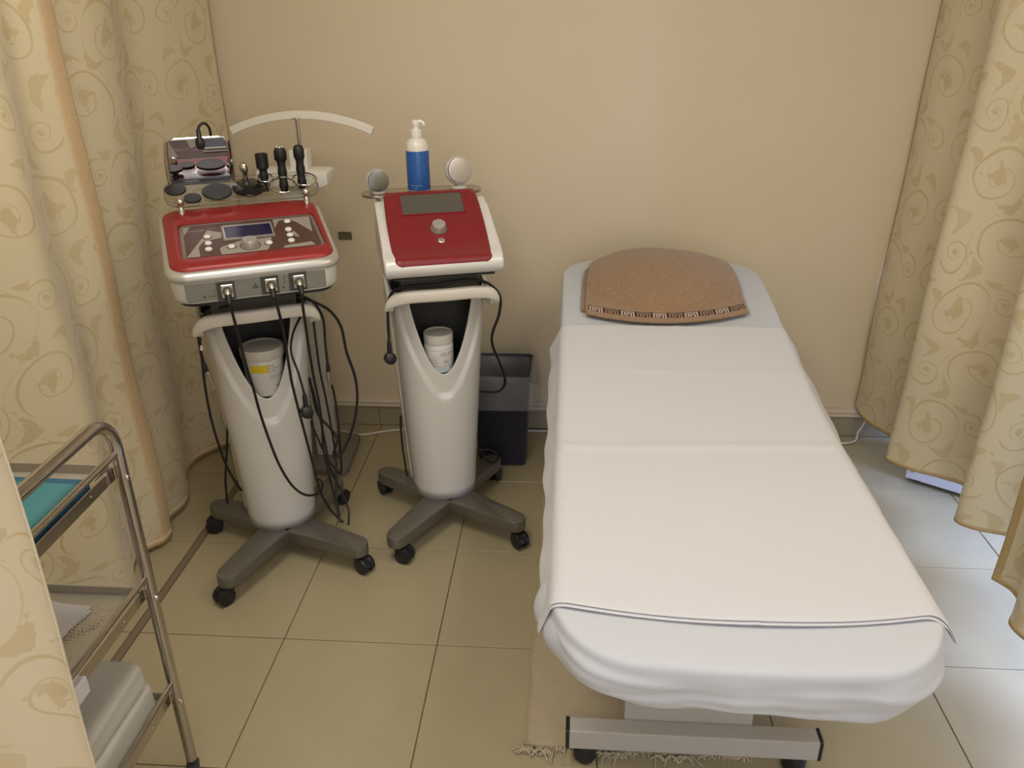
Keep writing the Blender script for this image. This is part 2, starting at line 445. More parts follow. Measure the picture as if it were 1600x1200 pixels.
# right wall with its window opening (the daylight)
bm = B()
box(bm, XR, XR + .1, YF, YW, -.003, .08); box(bm, XR, XR + .1, YF, YW, 2.2, ZC)
box(bm, XR, XR + .1, YF, 0.0, .08, 2.2); box(bm, XR, XR + .1, 2.6, YW, .08, 2.2)
struct('wall_right', bm, 'plain')
bm = B()
for y0, y1 in ((0.0, .05), (1.275, 1.325), (2.55, 2.6)): box(bm, XR + .02, XR + .07, y0, y1, .08, 2.2, bev=.004, seg=1)
for z0, z1 in ((.08, .13), (2.15, 2.2)): box(bm, XR + .02, XR + .07, .05, 2.55, z0, z1, bev=.004, seg=1)
win = struct('window_1', bm, 'white')
bm = B(); box(bm, XR + .04, XR + .046, .05, 1.275, .13, 2.15); obj('window_pane', bm, 'acrylic', win)
bm = B(); box(bm, XR + .04, XR + .046, 1.325, 2.55, .13, 2.15); obj('window_pane', bm, 'acrylic', win)
# ceiling panel lamps (above the frame)
for x, y, lab in ((-.60, 1.25, 'recessed ceiling lamp frame above the two machines'), (.95, 1.15, 'recessed ceiling lamp frame above the treatment bed'), (-.55, -1.1, 'recessed ceiling lamp frame behind the camera on the trolley side'), (.95, -1.1, 'recessed ceiling lamp frame behind the camera on the window side')):
    t = thing('ceiling_light', lab, 'lamp', (x, y, ZC), 0, 'recessed ceiling lamps')
    bm = B()
    for a in ((-.33, -.30, -.63, .63), (.30, .33, -.63, .63), (-.30, .30, -.63, -.60), (-.30, .30, .60, .63)): box(bm, a[0], a[1], a[2], a[3], -.03, 0, bev=.003, seg=1)
    obj('lamp_frame', bm, 'white', t)

# skirting tiles and the cream moulding above them
bm = B(); box(bm, XL, XR, YW - .012, YW, 0.0, .094)
bb = struct('baseboard_back', bm, 'grout')
x = -0.813 - TS * 4
while x < XR:
    a, b_ = max(x, XL), min(x + TS, XR)
    if b_ - a > .02:
        bm = B(); box(bm, a + .001, b_ - .001, YW - .016, YW - .008, .002, .093, bev=.0015, seg=1)
        obj('skirting_tile', bm, 'skirt', bb)
    x += TS
bm = B(); prism(bm, [(YW, .094), (YW - .024, .094), (YW - .026, .100), (YW - .022, .108), (YW - .024, .116), (YW - .016, .128), (YW, .130)], XL, XR, 'x')
struct('trim_2', bm, 'trim', smooth=30)

# ================================================================== CURTAINS
def curtain(name, label, bot, top, z0, z1=ZC, u0=0.0, hem=True, edges=(0, 0), hem_mat='border', rows=34, per=10, group=None, hem_h=.022):
    Pb = catmull([(p[0], p[1], 0) for p in bot], per); Pt = catmull([(p[0], p[1], 0) for p in top], per)
    n = len(Pb)
    L = [0]
    for a, b_ in zip(Pb, Pb[1:]): L.append(L[-1] + float(np.linalg.norm(b_ - a)))
    zs = [z0, z0 + hem_h] + list(np.linspace(z0 + .06, z1, rows))
    def pt(i, z):
        t = (z - z0) / (z1 - z0); t = t * t * (3 - 2 * t) * .35 + t * .65
        q = Pb[i] * (1 - t) + Pt[i] * t
        w = .006 * math.sin(z * 7 + L[i] * 9) * (1 - t) * min(1, (z - z0) * 6)
        return (q[0] + w, q[1] + w * .5, z)
    bm = B(); V = grid(bm, [[pt(i, z) for i in range(n)] for z in zs])
    uvl = bm.loops.layers.uv.new('UVMap'); idx = {}
    for r_, z in zip(V, zs):
        for i, v in enumerate(r_): idx[v] = (L[i] + u0, z)
    for f in bm.faces:
        for l in f.loops: l[uvl].uv = idx[l.vert]
    c = obj(name, bm, 'curtain', None, 180, [('SOLIDIFY', dict(thickness=.0016, offset=0))])
    tag(c, label, 'curtain', group or 'cream scroll patterned curtains')
    if hem:
        bm = B(); grid(bm, [[pt(i, z) for i in range(n)] for z in (z0 - .001, z0 + hem_h * .5, z0 + hem_h)])
        obj('hem_border', bm, hem_mat, c, 180, [('SOLIDIFY', dict(thickness=.0045, offset=0))])
    for e, wdt in zip((0, 1), edges):
        if not wdt: continue
        k = 1
        while (L[k] if e == 0 else L[-1] - L[-1 - k]) < wdt: k += 1
        ii = list(range(0, k + 1)) if e == 0 else list(range(n - 1 - k, n))
        bm = B(); grid(bm, [[pt(i, z) for i in ii] for z in zs])
        obj('side_border', bm, hem_mat, c, 180, [('SOLIDIFY', dict(thickness=.0042, offset=0))])
    return c

# left: far panel from the back wall, then the nearer panel lapping over it
curtain('curtain', 'cream scroll patterned curtain hanging behind the left machine, against the back wall',
        [(-1.305, 3.14), (-1.325, 3.02), (-1.40, 2.90), (-1.475, 2.78), (-1.475, 2.66), (-1.42, 2.56), (-1.385, 2.46), (-1.40, 2.36), (-1.425, 2.27), (-1.44, 2.18), (-1.45, 2.05)],
        [(-1.30, 3.14), (-1.34, 3.05), (-1.36, 2.94), (-1.42, 2.82), (-1.40, 2.72), (-1.35, 2.60), (-1.37, 2.49), (-1.42, 2.40), (-1.42, 2.29), (-1.41, 2.18), (-1.42, 2.05)],
        .025, edges=(.012, 0), hem_mat='border_pink')
curtain('curtain', 'cream scroll patterned curtain behind the chrome trolley with a peach edge strip',
        [(-1.355, 2.275), (-1.36, 2.22), (-1.41, 2.15), (-1.385, 2.06), (-1.325, 1.97), (-1.315, 1.90), (-1.37, 1.82), (-1.43, 1.74), (-1.41, 1.64), (-1.36, 1.55), (-1.38, 1.46), (-1.44, 1.38), (-1.42, 1.26)],
        [(-1.37, 2.275), (-1.375, 2.22), (-1.42, 2.16), (-1.40, 2.07), (-1.36, 2.00), (-1.35, 1.93), (-1.40, 1.84), (-1.43, 1.74), (-1.40, 1.64), (-1.36, 1.55), (-1.38, 1.46), (-1.44, 1.38), (-1.42, 1.26)],
        .02, u0=1.13, edges=(.052, 0), hem_mat='border_pink')
# left foreground panel, in front of the trolley
curtain('curtain', 'cream scroll patterned curtain edge in the lower left foreground, in front of the trolley',
        [(-.664, .80), (-.700, .835), (-.770, .81), (-.82, .755), (-.90, .745), (-.97, .80), (-1.05, .81), (-1.13, .75), (-1.22, .76), (-1.32, .80)],
        [(-.664, .80), (-.700, .83), (-.770, .81), (-.82, .77), (-.90, .765), (-.97, .80), (-1.05, .80), (-1.13, .76), (-1.22, .77), (-1.32, .80)],
        .02, z1=1.22 if False else ZC, u0=.31)
# right: zig-zag pleats from the back wall towards the viewer, hem well off the floor
curtain('curtain', 'cream scroll patterned curtain beyond the right side of the bed, hanging from the back wall',
        [(1.208, 3.1635), (1.192, 3.09), (1.20, 3.00), (1.245, 2.89), (1.280, 2.82), (1.262, 2.76), (1.20, 2.735), (1.176, 2.69), (1.235, 2.625), (1.32, 2.575), (1.385, 2.52), (1.385, 2.44), (1.31, 2.365), (1.262, 2.31), (1.30, 2.262), (1.415, 2.22), (1.455, 2.15), (1.43, 2.06), (1.37, 1.98)],
        [(1.268, 3.1635), (1.262, 3.08), (1.28, 3.00), (1.32, 2.92), (1.335, 2.85), (1.30, 2.78), (1.26, 2.73), (1.27, 2.67), (1.32, 2.61), (1.37, 2.55), (1.37, 2.48), (1.34, 2.42), (1.32, 2.36), (1.32, 2.30), (1.36, 2.25), (1.42, 2.20), (1.43, 2.13), (1.42, 2.05), (1.39, 1.98)],
        .15, u0=.05, edges=(.012, 0), hem_h=.012)
curtain('curtain', 'cream scroll patterned curtain with a thick gold edge at the right border of the photo',
        [(1.244, 2.012), (1.275, 1.955), (1.262, 1.88), (1.205, 1.82), (1.225, 1.74), (1.31, 1.68), (1.36, 1.60), (1.33, 1.52), (1.25, 1.46), (1.26, 1.36), (1.35, 1.28), (1.36, 1.18), (1.27, 1.10), (1.27, 1.0), (1.36, .92), (1.36, .82), (1.27, .74), (1.27, .64), (1.36, .56), (1.36, .46), (1.27, .38), (1.28, .25)],
        [(1.31, 2.012), (1.345, 1.955), (1.345, 1.88), (1.31, 1.82), (1.32, 1.74), (1.37, 1.68), (1.39, 1.60), (1.36, 1.52), (1.33, 1.46), (1.33, 1.36), (1.38, 1.28), (1.38, 1.18), (1.33, 1.10), (1.33, 1.0), (1.38, .92), (1.38, .82), (1.33, .74), (1.33, .64), (1.38, .56), (1.38, .46), (1.33, .38), (1.33, .25)],
        .15, u0=.4, edges=(.018, 0), hem_h=.014)  # continued out of view towards the camera to block blue window light
# low white cabinet showing under the right curtain
t = thing('cabinet', 'low bluish white cabinet corner showing under the right curtain', 'cabinet', (1.301, 2.795, 0), math.atan2(-.117, .168))
bm = B(); box(bm, 0, .62, .0, .30, .018, .74, bev=.004, seg=2); obj('cabinet_body', bm, 'cabinet', t)  # hidden height raised to keep window light off the wall corner
bm = B(); box(bm, .012, .608, .012, .29, .74, .755, bev=.002, seg=1); obj('cabinet_top', bm, 'cabinet', t)
bm = B(); lathe(bm, [(0, -.003), (.006, -.003), (.007, 0), (.004, .002), (0, .002)], 14, TR(.022, -.001, .055, 90)); obj('screw', bm, 'chrome', t, 40)
for x, y in ((.04, .04), (.58, .04), (.04, .26), (.58, .26)):
    bm = B(); lathe(bm, [(.014, 0), (.014, .019)], 12, TR(x, y, 0)); obj('foot', bm, 'black', t, 40)

# small grey plaque on the wall
t = thing('wall_plaque', 'small dark grey plaque on the wall beside the left machine', 'plaque', (-.892, YW, .844))
bm = B(); box(bm, -.028, .026, -.006, 0, -.0155, .0155, bev=.0015, seg=1); obj('plaque_plate', bm, 'plaque', t)
bm = B(); lathe(bm, [(0, 0), (.003, 0), (.002, .002), (0, .002)], 10, TR(.023, -.006, .0135, 90)); obj('screw', bm, 'chrome', t, 40)

# white mains cord lying along the foot of the wall
bm = B()
tube(bm, catmull([(-1.41, 2.975, .005), (-1.31, 2.95, .005), (-1.223, 2.97, .005), (-1.14, 3.06, .005), (-1.06, 3.10, .005), (-1.007, 3.09, .005), (-.93, 3.062, .005), (-.868, 3.048, .005), (-.79, 3.078, .005), (-.70, 3.10, .005), (-.5, 3.11, .005), (-.2, 3.12, .005), (.4, 3.125, .005), (.9, 3.10, .005), (1.17, 3.075, .008), (1.225, 3.125, .035), (1.25, 3.14, .10), (1.25, 3.15, .3)], 6), .0045, 8)
tag(obj('mains_cord', bm, 'cord_white', None, 60), 'white mains cord lying on the floor along the back wall', 'cord')

# ================================================================== TREATMENT BED
BX, HW = 0.322, 0.335
def sst(a, b_, t):
    t = min(1, max(0, (t - a) / (b_ - a))); return t * t * (3 - 2 * t)
def zbed(y):                      # height of the bed's upper face
    return .700 + .115 * sst(1.75, 2.95, y) * 1.0 - .012 * sst(1.18, 1.0, y)
def outline(n=120, grow=0.0, r=.14):
    pts = []
    x0, x1, y0, y1 = BX - HW - grow, BX + HW + grow, 1.056 - grow, 2.93 + grow
    base = []
    for cx, cy, a0, rr in ((x1 - r, y1 - r, 0, r), (x0 + r, y1 - r, 90, r), (x0 + r, y0 + r, 180, r), (x1 - r, y0 + r, 270, r)):
        for k in range(9):
            a = R(a0 + 90 * k / 8); base.append(np.array([cx + rr * math.cos(a), cy + rr * math.sin(a)]))
    base.append(base[0])
    L = [0]
    for a, b_ in zip(base, base[1:]): L.append(L[-1] + np.linalg.norm(b_ - a))
    for k in range(n):
        s = L[-1] * k / n; j = max(i for i in range(len(L)) if L[i] <= s + 1e-9); j = min(j, len(base) - 2)
        t = (s - L[j]) / (L[j + 1] - L[j]); p = base[j] * (1 - t) + base[j + 1] * t
        u = (p[0] - BX) / HW
        if p[1] < 1.5: p = p + np.array([0, -.022 * (1 - min(1, abs(u)) ** 2)])
        if p[1] > 2.5: p = p + np.array([0, .03 * (1 - min(1, abs(u)) ** 2)])
        pts.append(p)
    return pts
CEN = np.array([BX, 1.99])
def bed_top(bm, grow, lift, skirt, n=150, ripple=0.0, bottom=None):
    out = outline(n, grow)
    rows = []
    def ring(inset, z):
        q = []
        for i, p in enumerate(out):
            d = CEN - p; L_ = np.linalg.norm(d)
            v = p + d / L_ * min(inset, L_)
            q.append((v[0], v[1], zbed(v[1]) + z))
        return q
    def wob(i, k): return math.sin(i * .55 + k) * .5 + math.sin(i * 1.27 + 2.1 * k) * .3 + math.sin(i * .21) * .5
    if skirt:
        for t in np.linspace(1, 0, 19):
            q = []
            for i, p in enumerate(out):
                d = (CEN - p) / np.linalg.norm(CEN - p)
                dz = skirt * (1 + .10 * wob(i, 0) * t) + (bottom(p) if bottom else 0)
                bul = ripple * wob(i, 3) * math.sin(math.pi * min(1, t * 1.1)) - .018 * t * t + .006 * math.sin(math.pi * t) + .0028 * math.sin(i * .42 + t * 7.0) * math.sin(math.pi * t) + .0020 * math.sin(i * .9 - t * 5.0) * t
                if p[1] < 1.35:
                    k = sst(1.35, 1.12, p[1]); uu = (p[0] - BX) / HW
                    for t0, sl, amp, wd in ((.30, .10, .0055, .085), (.58, -.16, .0060, .10), (.84, .12, .0050, .08)):
                        bul += k * amp * math.exp(-((t - t0 - sl * uu - .05 * math.sin(uu * 5 + t0 * 9)) / wd) ** 2) * (.6 + .4 * math.sin(uu * 4 + t0 * 17))
                v = p - d * bul
                q.append((v[0], v[1], zbed(p[1]) + lift - .018 - dz * t))
            rows.append(q)
    for ins, z in ((.001, -.010), (.004, -.004), (.010, -.001), (.030, 0)): rows.append(ring(ins, lift + z))
    for s in (.08, .16, .28, .45, .7, 1.0):
        q = []
        for p in out:
            v0 = p + (CEN - p) / np.linalg.norm(CEN - p) * .035
            v = v0 + (CEN - v0) * s if s < 1 else CEN + (v0 - CEN) * .001
            q.append((v[0], v[1], zbed(v[1]) + lift))
        rows.append(q)
    V = grid(bm, rows, closed_u=True); bm.faces.new(V[-1])

bed = thing('treatment_bed', 'white treatment bed on a white metal base, made up with sheets', 'bed', (0, 0, 0))
bm = B()
bed_top(bm, -.012, -.012, .07)
obj('mattress', bm, 'mattress', bed, 60)
bm = B(); box(bm, .04, .60, 1.2, 2.78, .56, .60, bev=.006); obj('bed_deck', bm, 'frame_white', bed)
for y in (1.42, 2.46):
    bm = B(); box(bm, .024, .608, y, y + .045, .055, .113, bev=.004, seg=2); beam = obj('base_beam', bm, 'frame_white', bed)
    for x in (.016, .606):
        bm = B(); box(bm, x, x + .010, y - .001, y + .046, .053, .115, bev=.003, seg=1); obj('end_cap', bm, 'black', beam)
    for x in (.056, .555):
        bm = B(); lathe(bm, [(0, 0), (.022, 0), (.028, .010), (.028, .040), (.020, .058)], 20, TR(x + .008, y + .026, 0)); obj('foot', bm, 'black', beam, 40)
bm = B(); box(bm, .16, .455, 1.45, 2.48, .060, .112, bev=.004); obj('base_spine', bm, 'frame_white', bed)
bm = B(); box(bm, .155, .460, 1.466, 1.52, .10, .58, bev=.006); obj('pedestal', bm, 'frame_white', bed)
bm = B(); box(bm, .19, .42, 2.2, 2.34, .12, .58, bev=.006); obj('pedestal', bm, 'frame_white', bed)

# fitted jersey sheet over the mattress
def low(p):                         # the hem hangs lowest at the foot, towards the right
    u = (p[0] - BX) / HW
    return (.012 + .022 * sst(-.6, .9, u)) * sst(1.6, 1.05, p[1])
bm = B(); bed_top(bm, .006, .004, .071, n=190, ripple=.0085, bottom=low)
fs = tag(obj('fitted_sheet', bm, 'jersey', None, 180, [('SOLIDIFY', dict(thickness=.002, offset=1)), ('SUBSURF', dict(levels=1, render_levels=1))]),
         'white stretch fitted sheet around the bed mattress, bare at the foot end', 'sheet')
# slack pouch of the sheet at the left foot corner
bm = B(); rows = []
for j in range(15):
    v = j / 14
    row = []
    for i in range(25):
        u = i / 24; y = 1.075 + .30 * u
        swell = math.sin(math.pi * u) ** .8
        edge = BX - HW + (.14 - math.sqrt(max(0, .14 ** 2 - (1.185 - y) ** 2)) if y < 1.185 else 0)
        x = edge + .012 - (.046 + .006 * math.sin(u * 14)) * swell * math.sin(math.pi * min(1, .15 + v * .95)) ** .8
        z = .680 - (.035 + .088 * swell * (1 + .12 * math.sin(u * 11 + 1))) * v
        row.append((x, y, z))
    rows.append(row)
grid(bm, rows)
obj('slack_hem', bm, 'jersey', fs, 180, [('SOLIDIFY', dict(thickness=.003, offset=0)), ('SUBSURF', dict(levels=1, render_levels=1))])

# cotton cover sheet laid on top, folded double
def cover(bm, y_front, y_back, drop_l, drop_r, lift, seed, corner=0.0, nx=64, ny=90):
    rg = random.Random(seed); ph = [rg.uniform(0, 6.28) for _ in range(8)]
    rows = []
    for j in range(ny + 1):
        v = j / ny; row = []
        for i in range(nx + 1):
            u = -1 + 2 * i / nx
            yf = y_front + .046 * u * u
            y = yf + (y_back - yf) * v
            dl = drop_l(y); dr = drop_r(y)
            half = HW + .004
            s = u * (half + (dl if u < 0 else dr))
            e = half - .012
            if abs(s) <= e: dx, dz = s, 0.0
            else:
                q = abs(s) - e; rr = .016
                if q < rr * 1.57: a = q / rr; dx = e + rr * math.sin(a); dz = -rr * (1 - math.cos(a))
                else:
                    q2 = q - rr * 1.57; fl = .42 if s < 0 else .42 + .22 * sst(1.2, 1.5, y); dx = e + rr + q2 * fl; dz = -rr - q2 * .90
                    dx += .0022 * math.sin(y * 17 + ph[1]) * min(1, q2 * 30) + .0022 * math.sin(y * 37 + ph[2]) * min(1, q2 * 20)
                dx = math.copysign(dx, s)
            z = zbed(y) + lift + dz
            if abs(s) <= e:
                z += .0022 * (math.sin(y * 9 + ph[3] + u * 2) * .5 + math.sin(u * 7 + y * 3 + ph[4]) * .5 + 1) * .8
                z += .0042 * math.exp(-((y - 1.735 - .012 * math.sin(u * 3)) / .013) ** 2)       # pressed fold across
                z += .0022 * math.exp(-((y - 2.12) / .010) ** 2) * .8
                z += .0024 * math.exp(-((u - .03 - .01 * math.sin(y * 4)) / .014) ** 2)            # pressed fold along
            if corner and v < .16:
                k = (1 - v / .16) ** 2
                if u > .84: kk = sst(.84, 1, u) * k; dx += .012 * kk * corner; z -= .018 * kk; y -= .030 * kk * corner
                if u < -.86: kk = sst(-.86, -1, u) * k; z -= .010 * kk; y -= .012 * kk
            row.append((BX + dx, y, z))
        rows.append(row)
    grid(bm, rows)
dl = lambda y: .064 + .020 * sst(1.3, 2.2, y) + .004 * math.sin(y * 8)
dr = lambda y: .030 + .085 * sst(1.15, 1.55, y) - .050 * sst(1.95, 2.4, y) + .006 * math.sin(y * 7 + 1)
bm = B(); cover(bm, 1.128, 2.385, dl, dr, .0102, 3, corner=1.0)
cs = tag(obj('cover_sheet', bm, 'sheet', None, 180, [('SOLIDIFY', dict(thickness=.0032, offset=1)), ('SUBSURF', dict(levels=1, render_levels=1))]),
         'off-white cotton cover sheet spread over the length of the bed, folded double', 'sheet')
bm = B(); cover(bm, 1.1225, 1.5, dl, lambda y: dr(y) * .8,   .0068, 3, corner=.9, ny=24)
obj('under_fold', bm, 'sheet', cs, 180, [('SOLIDIFY', dict(thickness=.0022, offset=1)), ('SUBSURF', dict(levels=1, render_levels=1))])

# headrest cushion hidden under the towel: part of the bed
def dome(x, y):
    u = (x - .318) / .275; v = (y - 2.71) / .255
    r2 = u * u + v * v
    return .070 * max(0, 1 - r2) ** .75
bm = B(); rows = []
for j in range(25):
    rows.append([(.318 - .30 + .6 * i / 30, 2.45 + .5 * j / 24, 0) for i in range(31)])
V = grid(bm, rows)
for r_ in V:
    for v in r_: v.co.z = zbed(v.co.y) - .004 + dome(v.co.x, v.co.y) - (.02 if dome(v.co.x, v.co.y) == 0 else 0)
obj('head_cushion', bm, 'mattress', bed, 180)

# ------------------------------------------------------------------ brown towel with a Greek key border
KEY = ['############',
       '#..........#',
       '#.########.#',
       '#.#......#.#',
       '#.#.####.#.#',
       '#.#.#..#.#.#',
       '#.#...##.#.#',
       '#.######.#.#']
NX = 124
def towel_pt(u, s, lift):
    """u across 0..1, s metres back from the front edge"""
    x = .056 + .508 * u + (u - .5) * (-.05) * sst(.05, .5, s)
    uu = (u - .5) * 2
    y = 2.385 + .062 * uu * uu + .012 * uu + s
    yb = 2.965 - .155 * abs(uu) ** 2.5          # back edge of the bed, rounded
    z0 = zbed(min(y, yb)) + dome(x, min(y, yb)) + lift
    if y > yb:
        q = y - yb; a = min(q / .03, 1.5); z0 -= .03 * (1 - math.cos(a)) + max(0, q - .045) * .95; y = yb + .03 * math.sin(a)
    z0 += .0025 * math.sin(x * 19 + s * 8) * sst(.09, .2, s)
    return (x, y, z0)
def towel(bm, ss, cols, lift, mats=None, sag=0.0):
    rows = [[towel_pt(c, s, lift) for c in cols] for s in ss]
    V = [[bm.verts.new(q) for q in r_] for r_ in rows]
    for j in range(len(V) - 1):
        for i in range(len(cols) - 1):
            f = bm.faces.new((V[j][i], V[j][i + 1], V[j + 1][i + 1], V[j + 1][i]))
            if mats: f.material_index = mats(j, i)
s_key = [.026 + .0042 * k for k in range(9)]
ss = [0, .006, .013, .020] + s_key + [.066, .075] + list(np.linspace(.09, .66, 42))
cols = [i / NX for i in range(NX + 1)]
def tmat(j, i):
    k = j - 4
    if 0 <= k < 8 and 2 <= i < 122:
        c = KEY[7 - k][(i - 2) % 12]
        if c == '#': return 1
        return 2 if ((i - 2) // 12) % 2 == 0 else 0
    return 0
bm = B(); towel(bm, ss, cols, .020, tmat)
tw = tag(obj('towel', bm, ['terry', 'key_dark', 'key_cream'], None, 180, [('SOLIDIFY', dict(thickness=.006, offset=1))]),
         'folded brown terry towel with a Greek key border over the head of the bed', 'towel')
bm = B(); towel(bm, [.035, .05, .09] + list(np.linspace(.13, .62, 24)), [-.028 + 1.02 * i / 40 for i in range(41)], .011)
obj('lower_layer', bm, 'terry', tw, 180, [('SOLIDIFY', dict(thickness=.005, offset=1))])

# ------------------------------------------------------------------ rug with a knotted fringe
rug = thing('rug', 'woven beige cotton rug with a knotted fringe under the foot of the bed', 'rug', (0, 0, 0))
bm = B(); rows = []
for j in range(60):
    y = 1.462 + 1.5 * j / 59
    rows.append([(-.082 + .555 * i / 30 + .003 * math.sin(y * 31) * (i == 0) - .004 * (y - 1.46) * 0, y + .004 * math.sin(i * 1.3) * (j == 0), .0035 + .0012 * math.sin(i * 1.1 + j * .7)) for i in range(31)])
grid(bm, rows); obj('woven_mat', bm, 'rug', rug, 180, [('SOLIDIFY', dict(thickness=.004, offset=0))])
bm = B()
def strand(x, dx, L_, h):
    a = random.uniform(-.010, .010)
    tube(bm, catmull([(x, 1.468, .005), (x + a * .4 + dx * .3, 1.462 - L_ * .25, .008 + h), (x + a + dx * .7, 1.462 - L_ * .65, .006 + h * .5), (x + a * 1.4 + dx, 1.462 - L_, .004)], 3), .0017, 4)
for k in range(90):
    x = -.082 + .552 * random.random()
    clump = any(abs(x - c) < w for c, w in ((-.045, .045), (.115, .04), (.275, .05)))
    strand(x, random.uniform(-.02, .025) if clump else random.uniform(-.006, .006), random.uniform(.018, .045) if clump else random.uniform(.004, .014), random.uniform(0, .006))
for q in range(7): strand(-.080 + .004 * q, random.uniform(-.055, -.02), random.uniform(-.012, .028), random.uniform(0, .006))
for c, w in ((-.045, .045), (.115, .04), (.275, .05)):
    for q in range(8):
        x = c + random.uniform(-w, w)
        tube(bm, catmull([(x - .016, 1.446 + random.uniform(-.008, .008), .006), (x, 1.452, .012), (x + .016, 1.445 + random.uniform(-.010, .006), .006)], 3), .0022, 5)
fr = obj('fringe', bm, 'fringe', rug, 180); fr['kind'] = 'stuff'

# ================================================================== MACHINE STANDS
def stand(label, loc, deg, spins, group=None):
    t = thing('machine_stand', label, 'stand', (loc[0], loc[1], 0), R(deg), 'white column machine stands')
    for k, (sx, sy) in enumerate(((-1, -1), (1, -1), (1, 1), (-1, 1))):
        # arm: tapered flat bar with a rounded end, in its own direction
        a = math.atan2(sy * .222 - .02, sx * .218); Ln = math.hypot(sy * .222 - .02, sx * .218) + .008
        w0, w1 = .056, .033
        poly = [(-.0, -w0), (Ln - w1, -w1)]
        for q in range(1, 8): poly.append((Ln - w1 + w1 * math.sin(math.pi * q / 8), -w1 * math.cos(math.pi * q / 8)))
        poly += [(Ln - w1, w1), (0, w0)]
        bm = B(); prism(bm, poly, .064, .106, 'z', bev=.005, seg=2, mtx=TR(0, .02, 0, rz=math.degrees(a)))
        arm = obj('base_arm', bm, 'arm_grey', t, 35)
        cx, cy = .020 * 0 + sx * .200, .0 + sy * .200
        sp = spins[k]
        fx = TR(cx, cy, 0, rz=sp)
        bm = B(); lathe(bm, [(.010, .048), (.010, .066)], 12, TR(cx, cy, 0))
        prism(bm, [(-.006, .056), (.022, .060), (.044, .046), (.052, .026), (.046, .026), (.036, .040), (.0, .044)], -.021, .021, 'y', bev=.002, seg=1, mtx=fx)
        cs_ = obj('caster', bm, 'black', t, 35)
        for s in (-.0135, .0135):
            bm = B(); lathe(bm, [(0, -.010), (.020, -.010), (.0275, -.008), (.0290, -.004), (.0290, .004), (.0275, .008), (.020, .010), (0, .010)], 24, fx @ TR(.026, s, .029, rx=90))
            obj('wheel', bm, 'black', cs_, 35)
    # column: rounded front with a scooped parabolic opening
    def Wz(z): return .112 + .040 * (z - .105) / .755
    def Yf(z): return -.040 - .050 * ((z - .105) / .755) ** 1.3
    z0, zt = .590, .866
    def wopen(z): return 0 if z <= z0 else .104 * (1 - max(0.0, 1 - (z - z0) / (zt - z0)) ** 1.2) ** .54
    zo = .503
    def wout(z): return 1e-4 if z <= zo else .155 * (1 - max(0.0, 1 - (z - zo) / (zt - zo)) ** 1.3) ** .66
    zs = list(np.linspace(.106, .48, 12)) + list(np.linspace(.503, z0 - .005, 10)) + [z0 + (zt - z0) * (q / 24) ** 1.9 for q in range(25)]
    bm = B()
    for sgn in (1, -1):
        rows = []
        for z in zs:
            W, yf = Wz(z), Yf(z); D = .135; row = []
            p0 = math.asin(min(1, (wopen(z) / W)) ** 1.18)
            for q in range(41):
                p = p0 + (math.pi / 2 - p0) * q / 40
                x = W * math.sin(p) ** (1 / 1.18) if p > 0 else 0; y = yf + D * (1 - max(0.0, math.cos(p)) ** (1 / 1.18))
                f = max(0, 1 - x / wout(z)); y += .0125 * min(1, f * 7) * sst(zo, zo + .02, z) * (1 if z > zo else 0)
                row.append((sgn * x, y, z))
            for y in (yf + D + .02, .11, .14): row.append((sgn * W, max(y, yf + D + .005), z))
            rows.append(row)
        grid(bm, rows)
    bmesh.ops.remove_doubles(bm, verts=bm.verts[:], dist=.0004)
    obj('column_shell', bm, 'white_gloss', t, 180, [('SOLIDIFY', dict(thickness=.007, offset=-1))])
    bm = B()
    prism(bm, [(-.118, .100), (.118, .100), (.162, .905), (-.162, .905)], .138, .168, 'y', bev=.008)
    obj('back_panel', bm, 'offwhite', t, 40)
    # dark inside of the opening
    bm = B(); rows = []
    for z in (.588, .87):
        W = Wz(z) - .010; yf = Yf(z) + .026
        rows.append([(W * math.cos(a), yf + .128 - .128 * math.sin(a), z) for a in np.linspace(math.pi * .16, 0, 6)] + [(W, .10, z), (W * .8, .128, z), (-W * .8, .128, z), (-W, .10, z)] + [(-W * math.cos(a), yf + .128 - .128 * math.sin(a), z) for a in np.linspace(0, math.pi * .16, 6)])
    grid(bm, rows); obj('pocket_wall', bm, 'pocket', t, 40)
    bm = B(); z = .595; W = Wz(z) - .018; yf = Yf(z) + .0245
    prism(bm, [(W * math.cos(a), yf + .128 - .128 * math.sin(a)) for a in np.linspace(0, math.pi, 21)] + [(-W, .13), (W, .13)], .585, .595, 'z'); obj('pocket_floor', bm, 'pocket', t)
    bm = B(); box(bm, -.118, .118, -.075, .13, .862, .945, bev=.006); obj('neck', bm, 'neck', t)
    # white grip bar across the top of the opening, ends bent down
    ctr = catmull([(-.166, -.098, .842), (-.160, -.112, .862), (-.138, -.126, .881), (-.095, -.134, .888), (0, -.138, .8885), (.095, -.134, .888), (.138, -.126, .881), (.160, -.112, .862), (.166, -.098, .842)], 6)
    bm = B(); rows = []; n = len(ctr)
    for i, c in enumerate(ctr):
        k = min(1, min(i, n - 1 - i) / (n * .28)); h = .007 + .0125 * sst(0, 1, k); th = .012
        a, b_ = ctr[max(i - 1, 0)], ctr[min(i + 1, n - 1)]; d = Vector(b_ - a).normalized(); up = Vector((0, -.22, 1)); up = (up - d * up.dot(d)).normalized(); ou = d.cross(up)
        rows.append([tuple(Vector(c) + up * (h * math.copysign(abs(math.sin(q)) ** .6, math.sin(q))) + ou * (th * math.copysign(abs(math.cos(q)) ** .6, math.cos(q)))) for q in np.linspace(0, 2 * math.pi, 15)[:-1]])
    V = grid(bm, rows, closed_u=True); bm.faces.new(V[0]); bm.faces.new(V[-1])
    obj('grip_bar', bm, 'cream_plastic', t, 60)
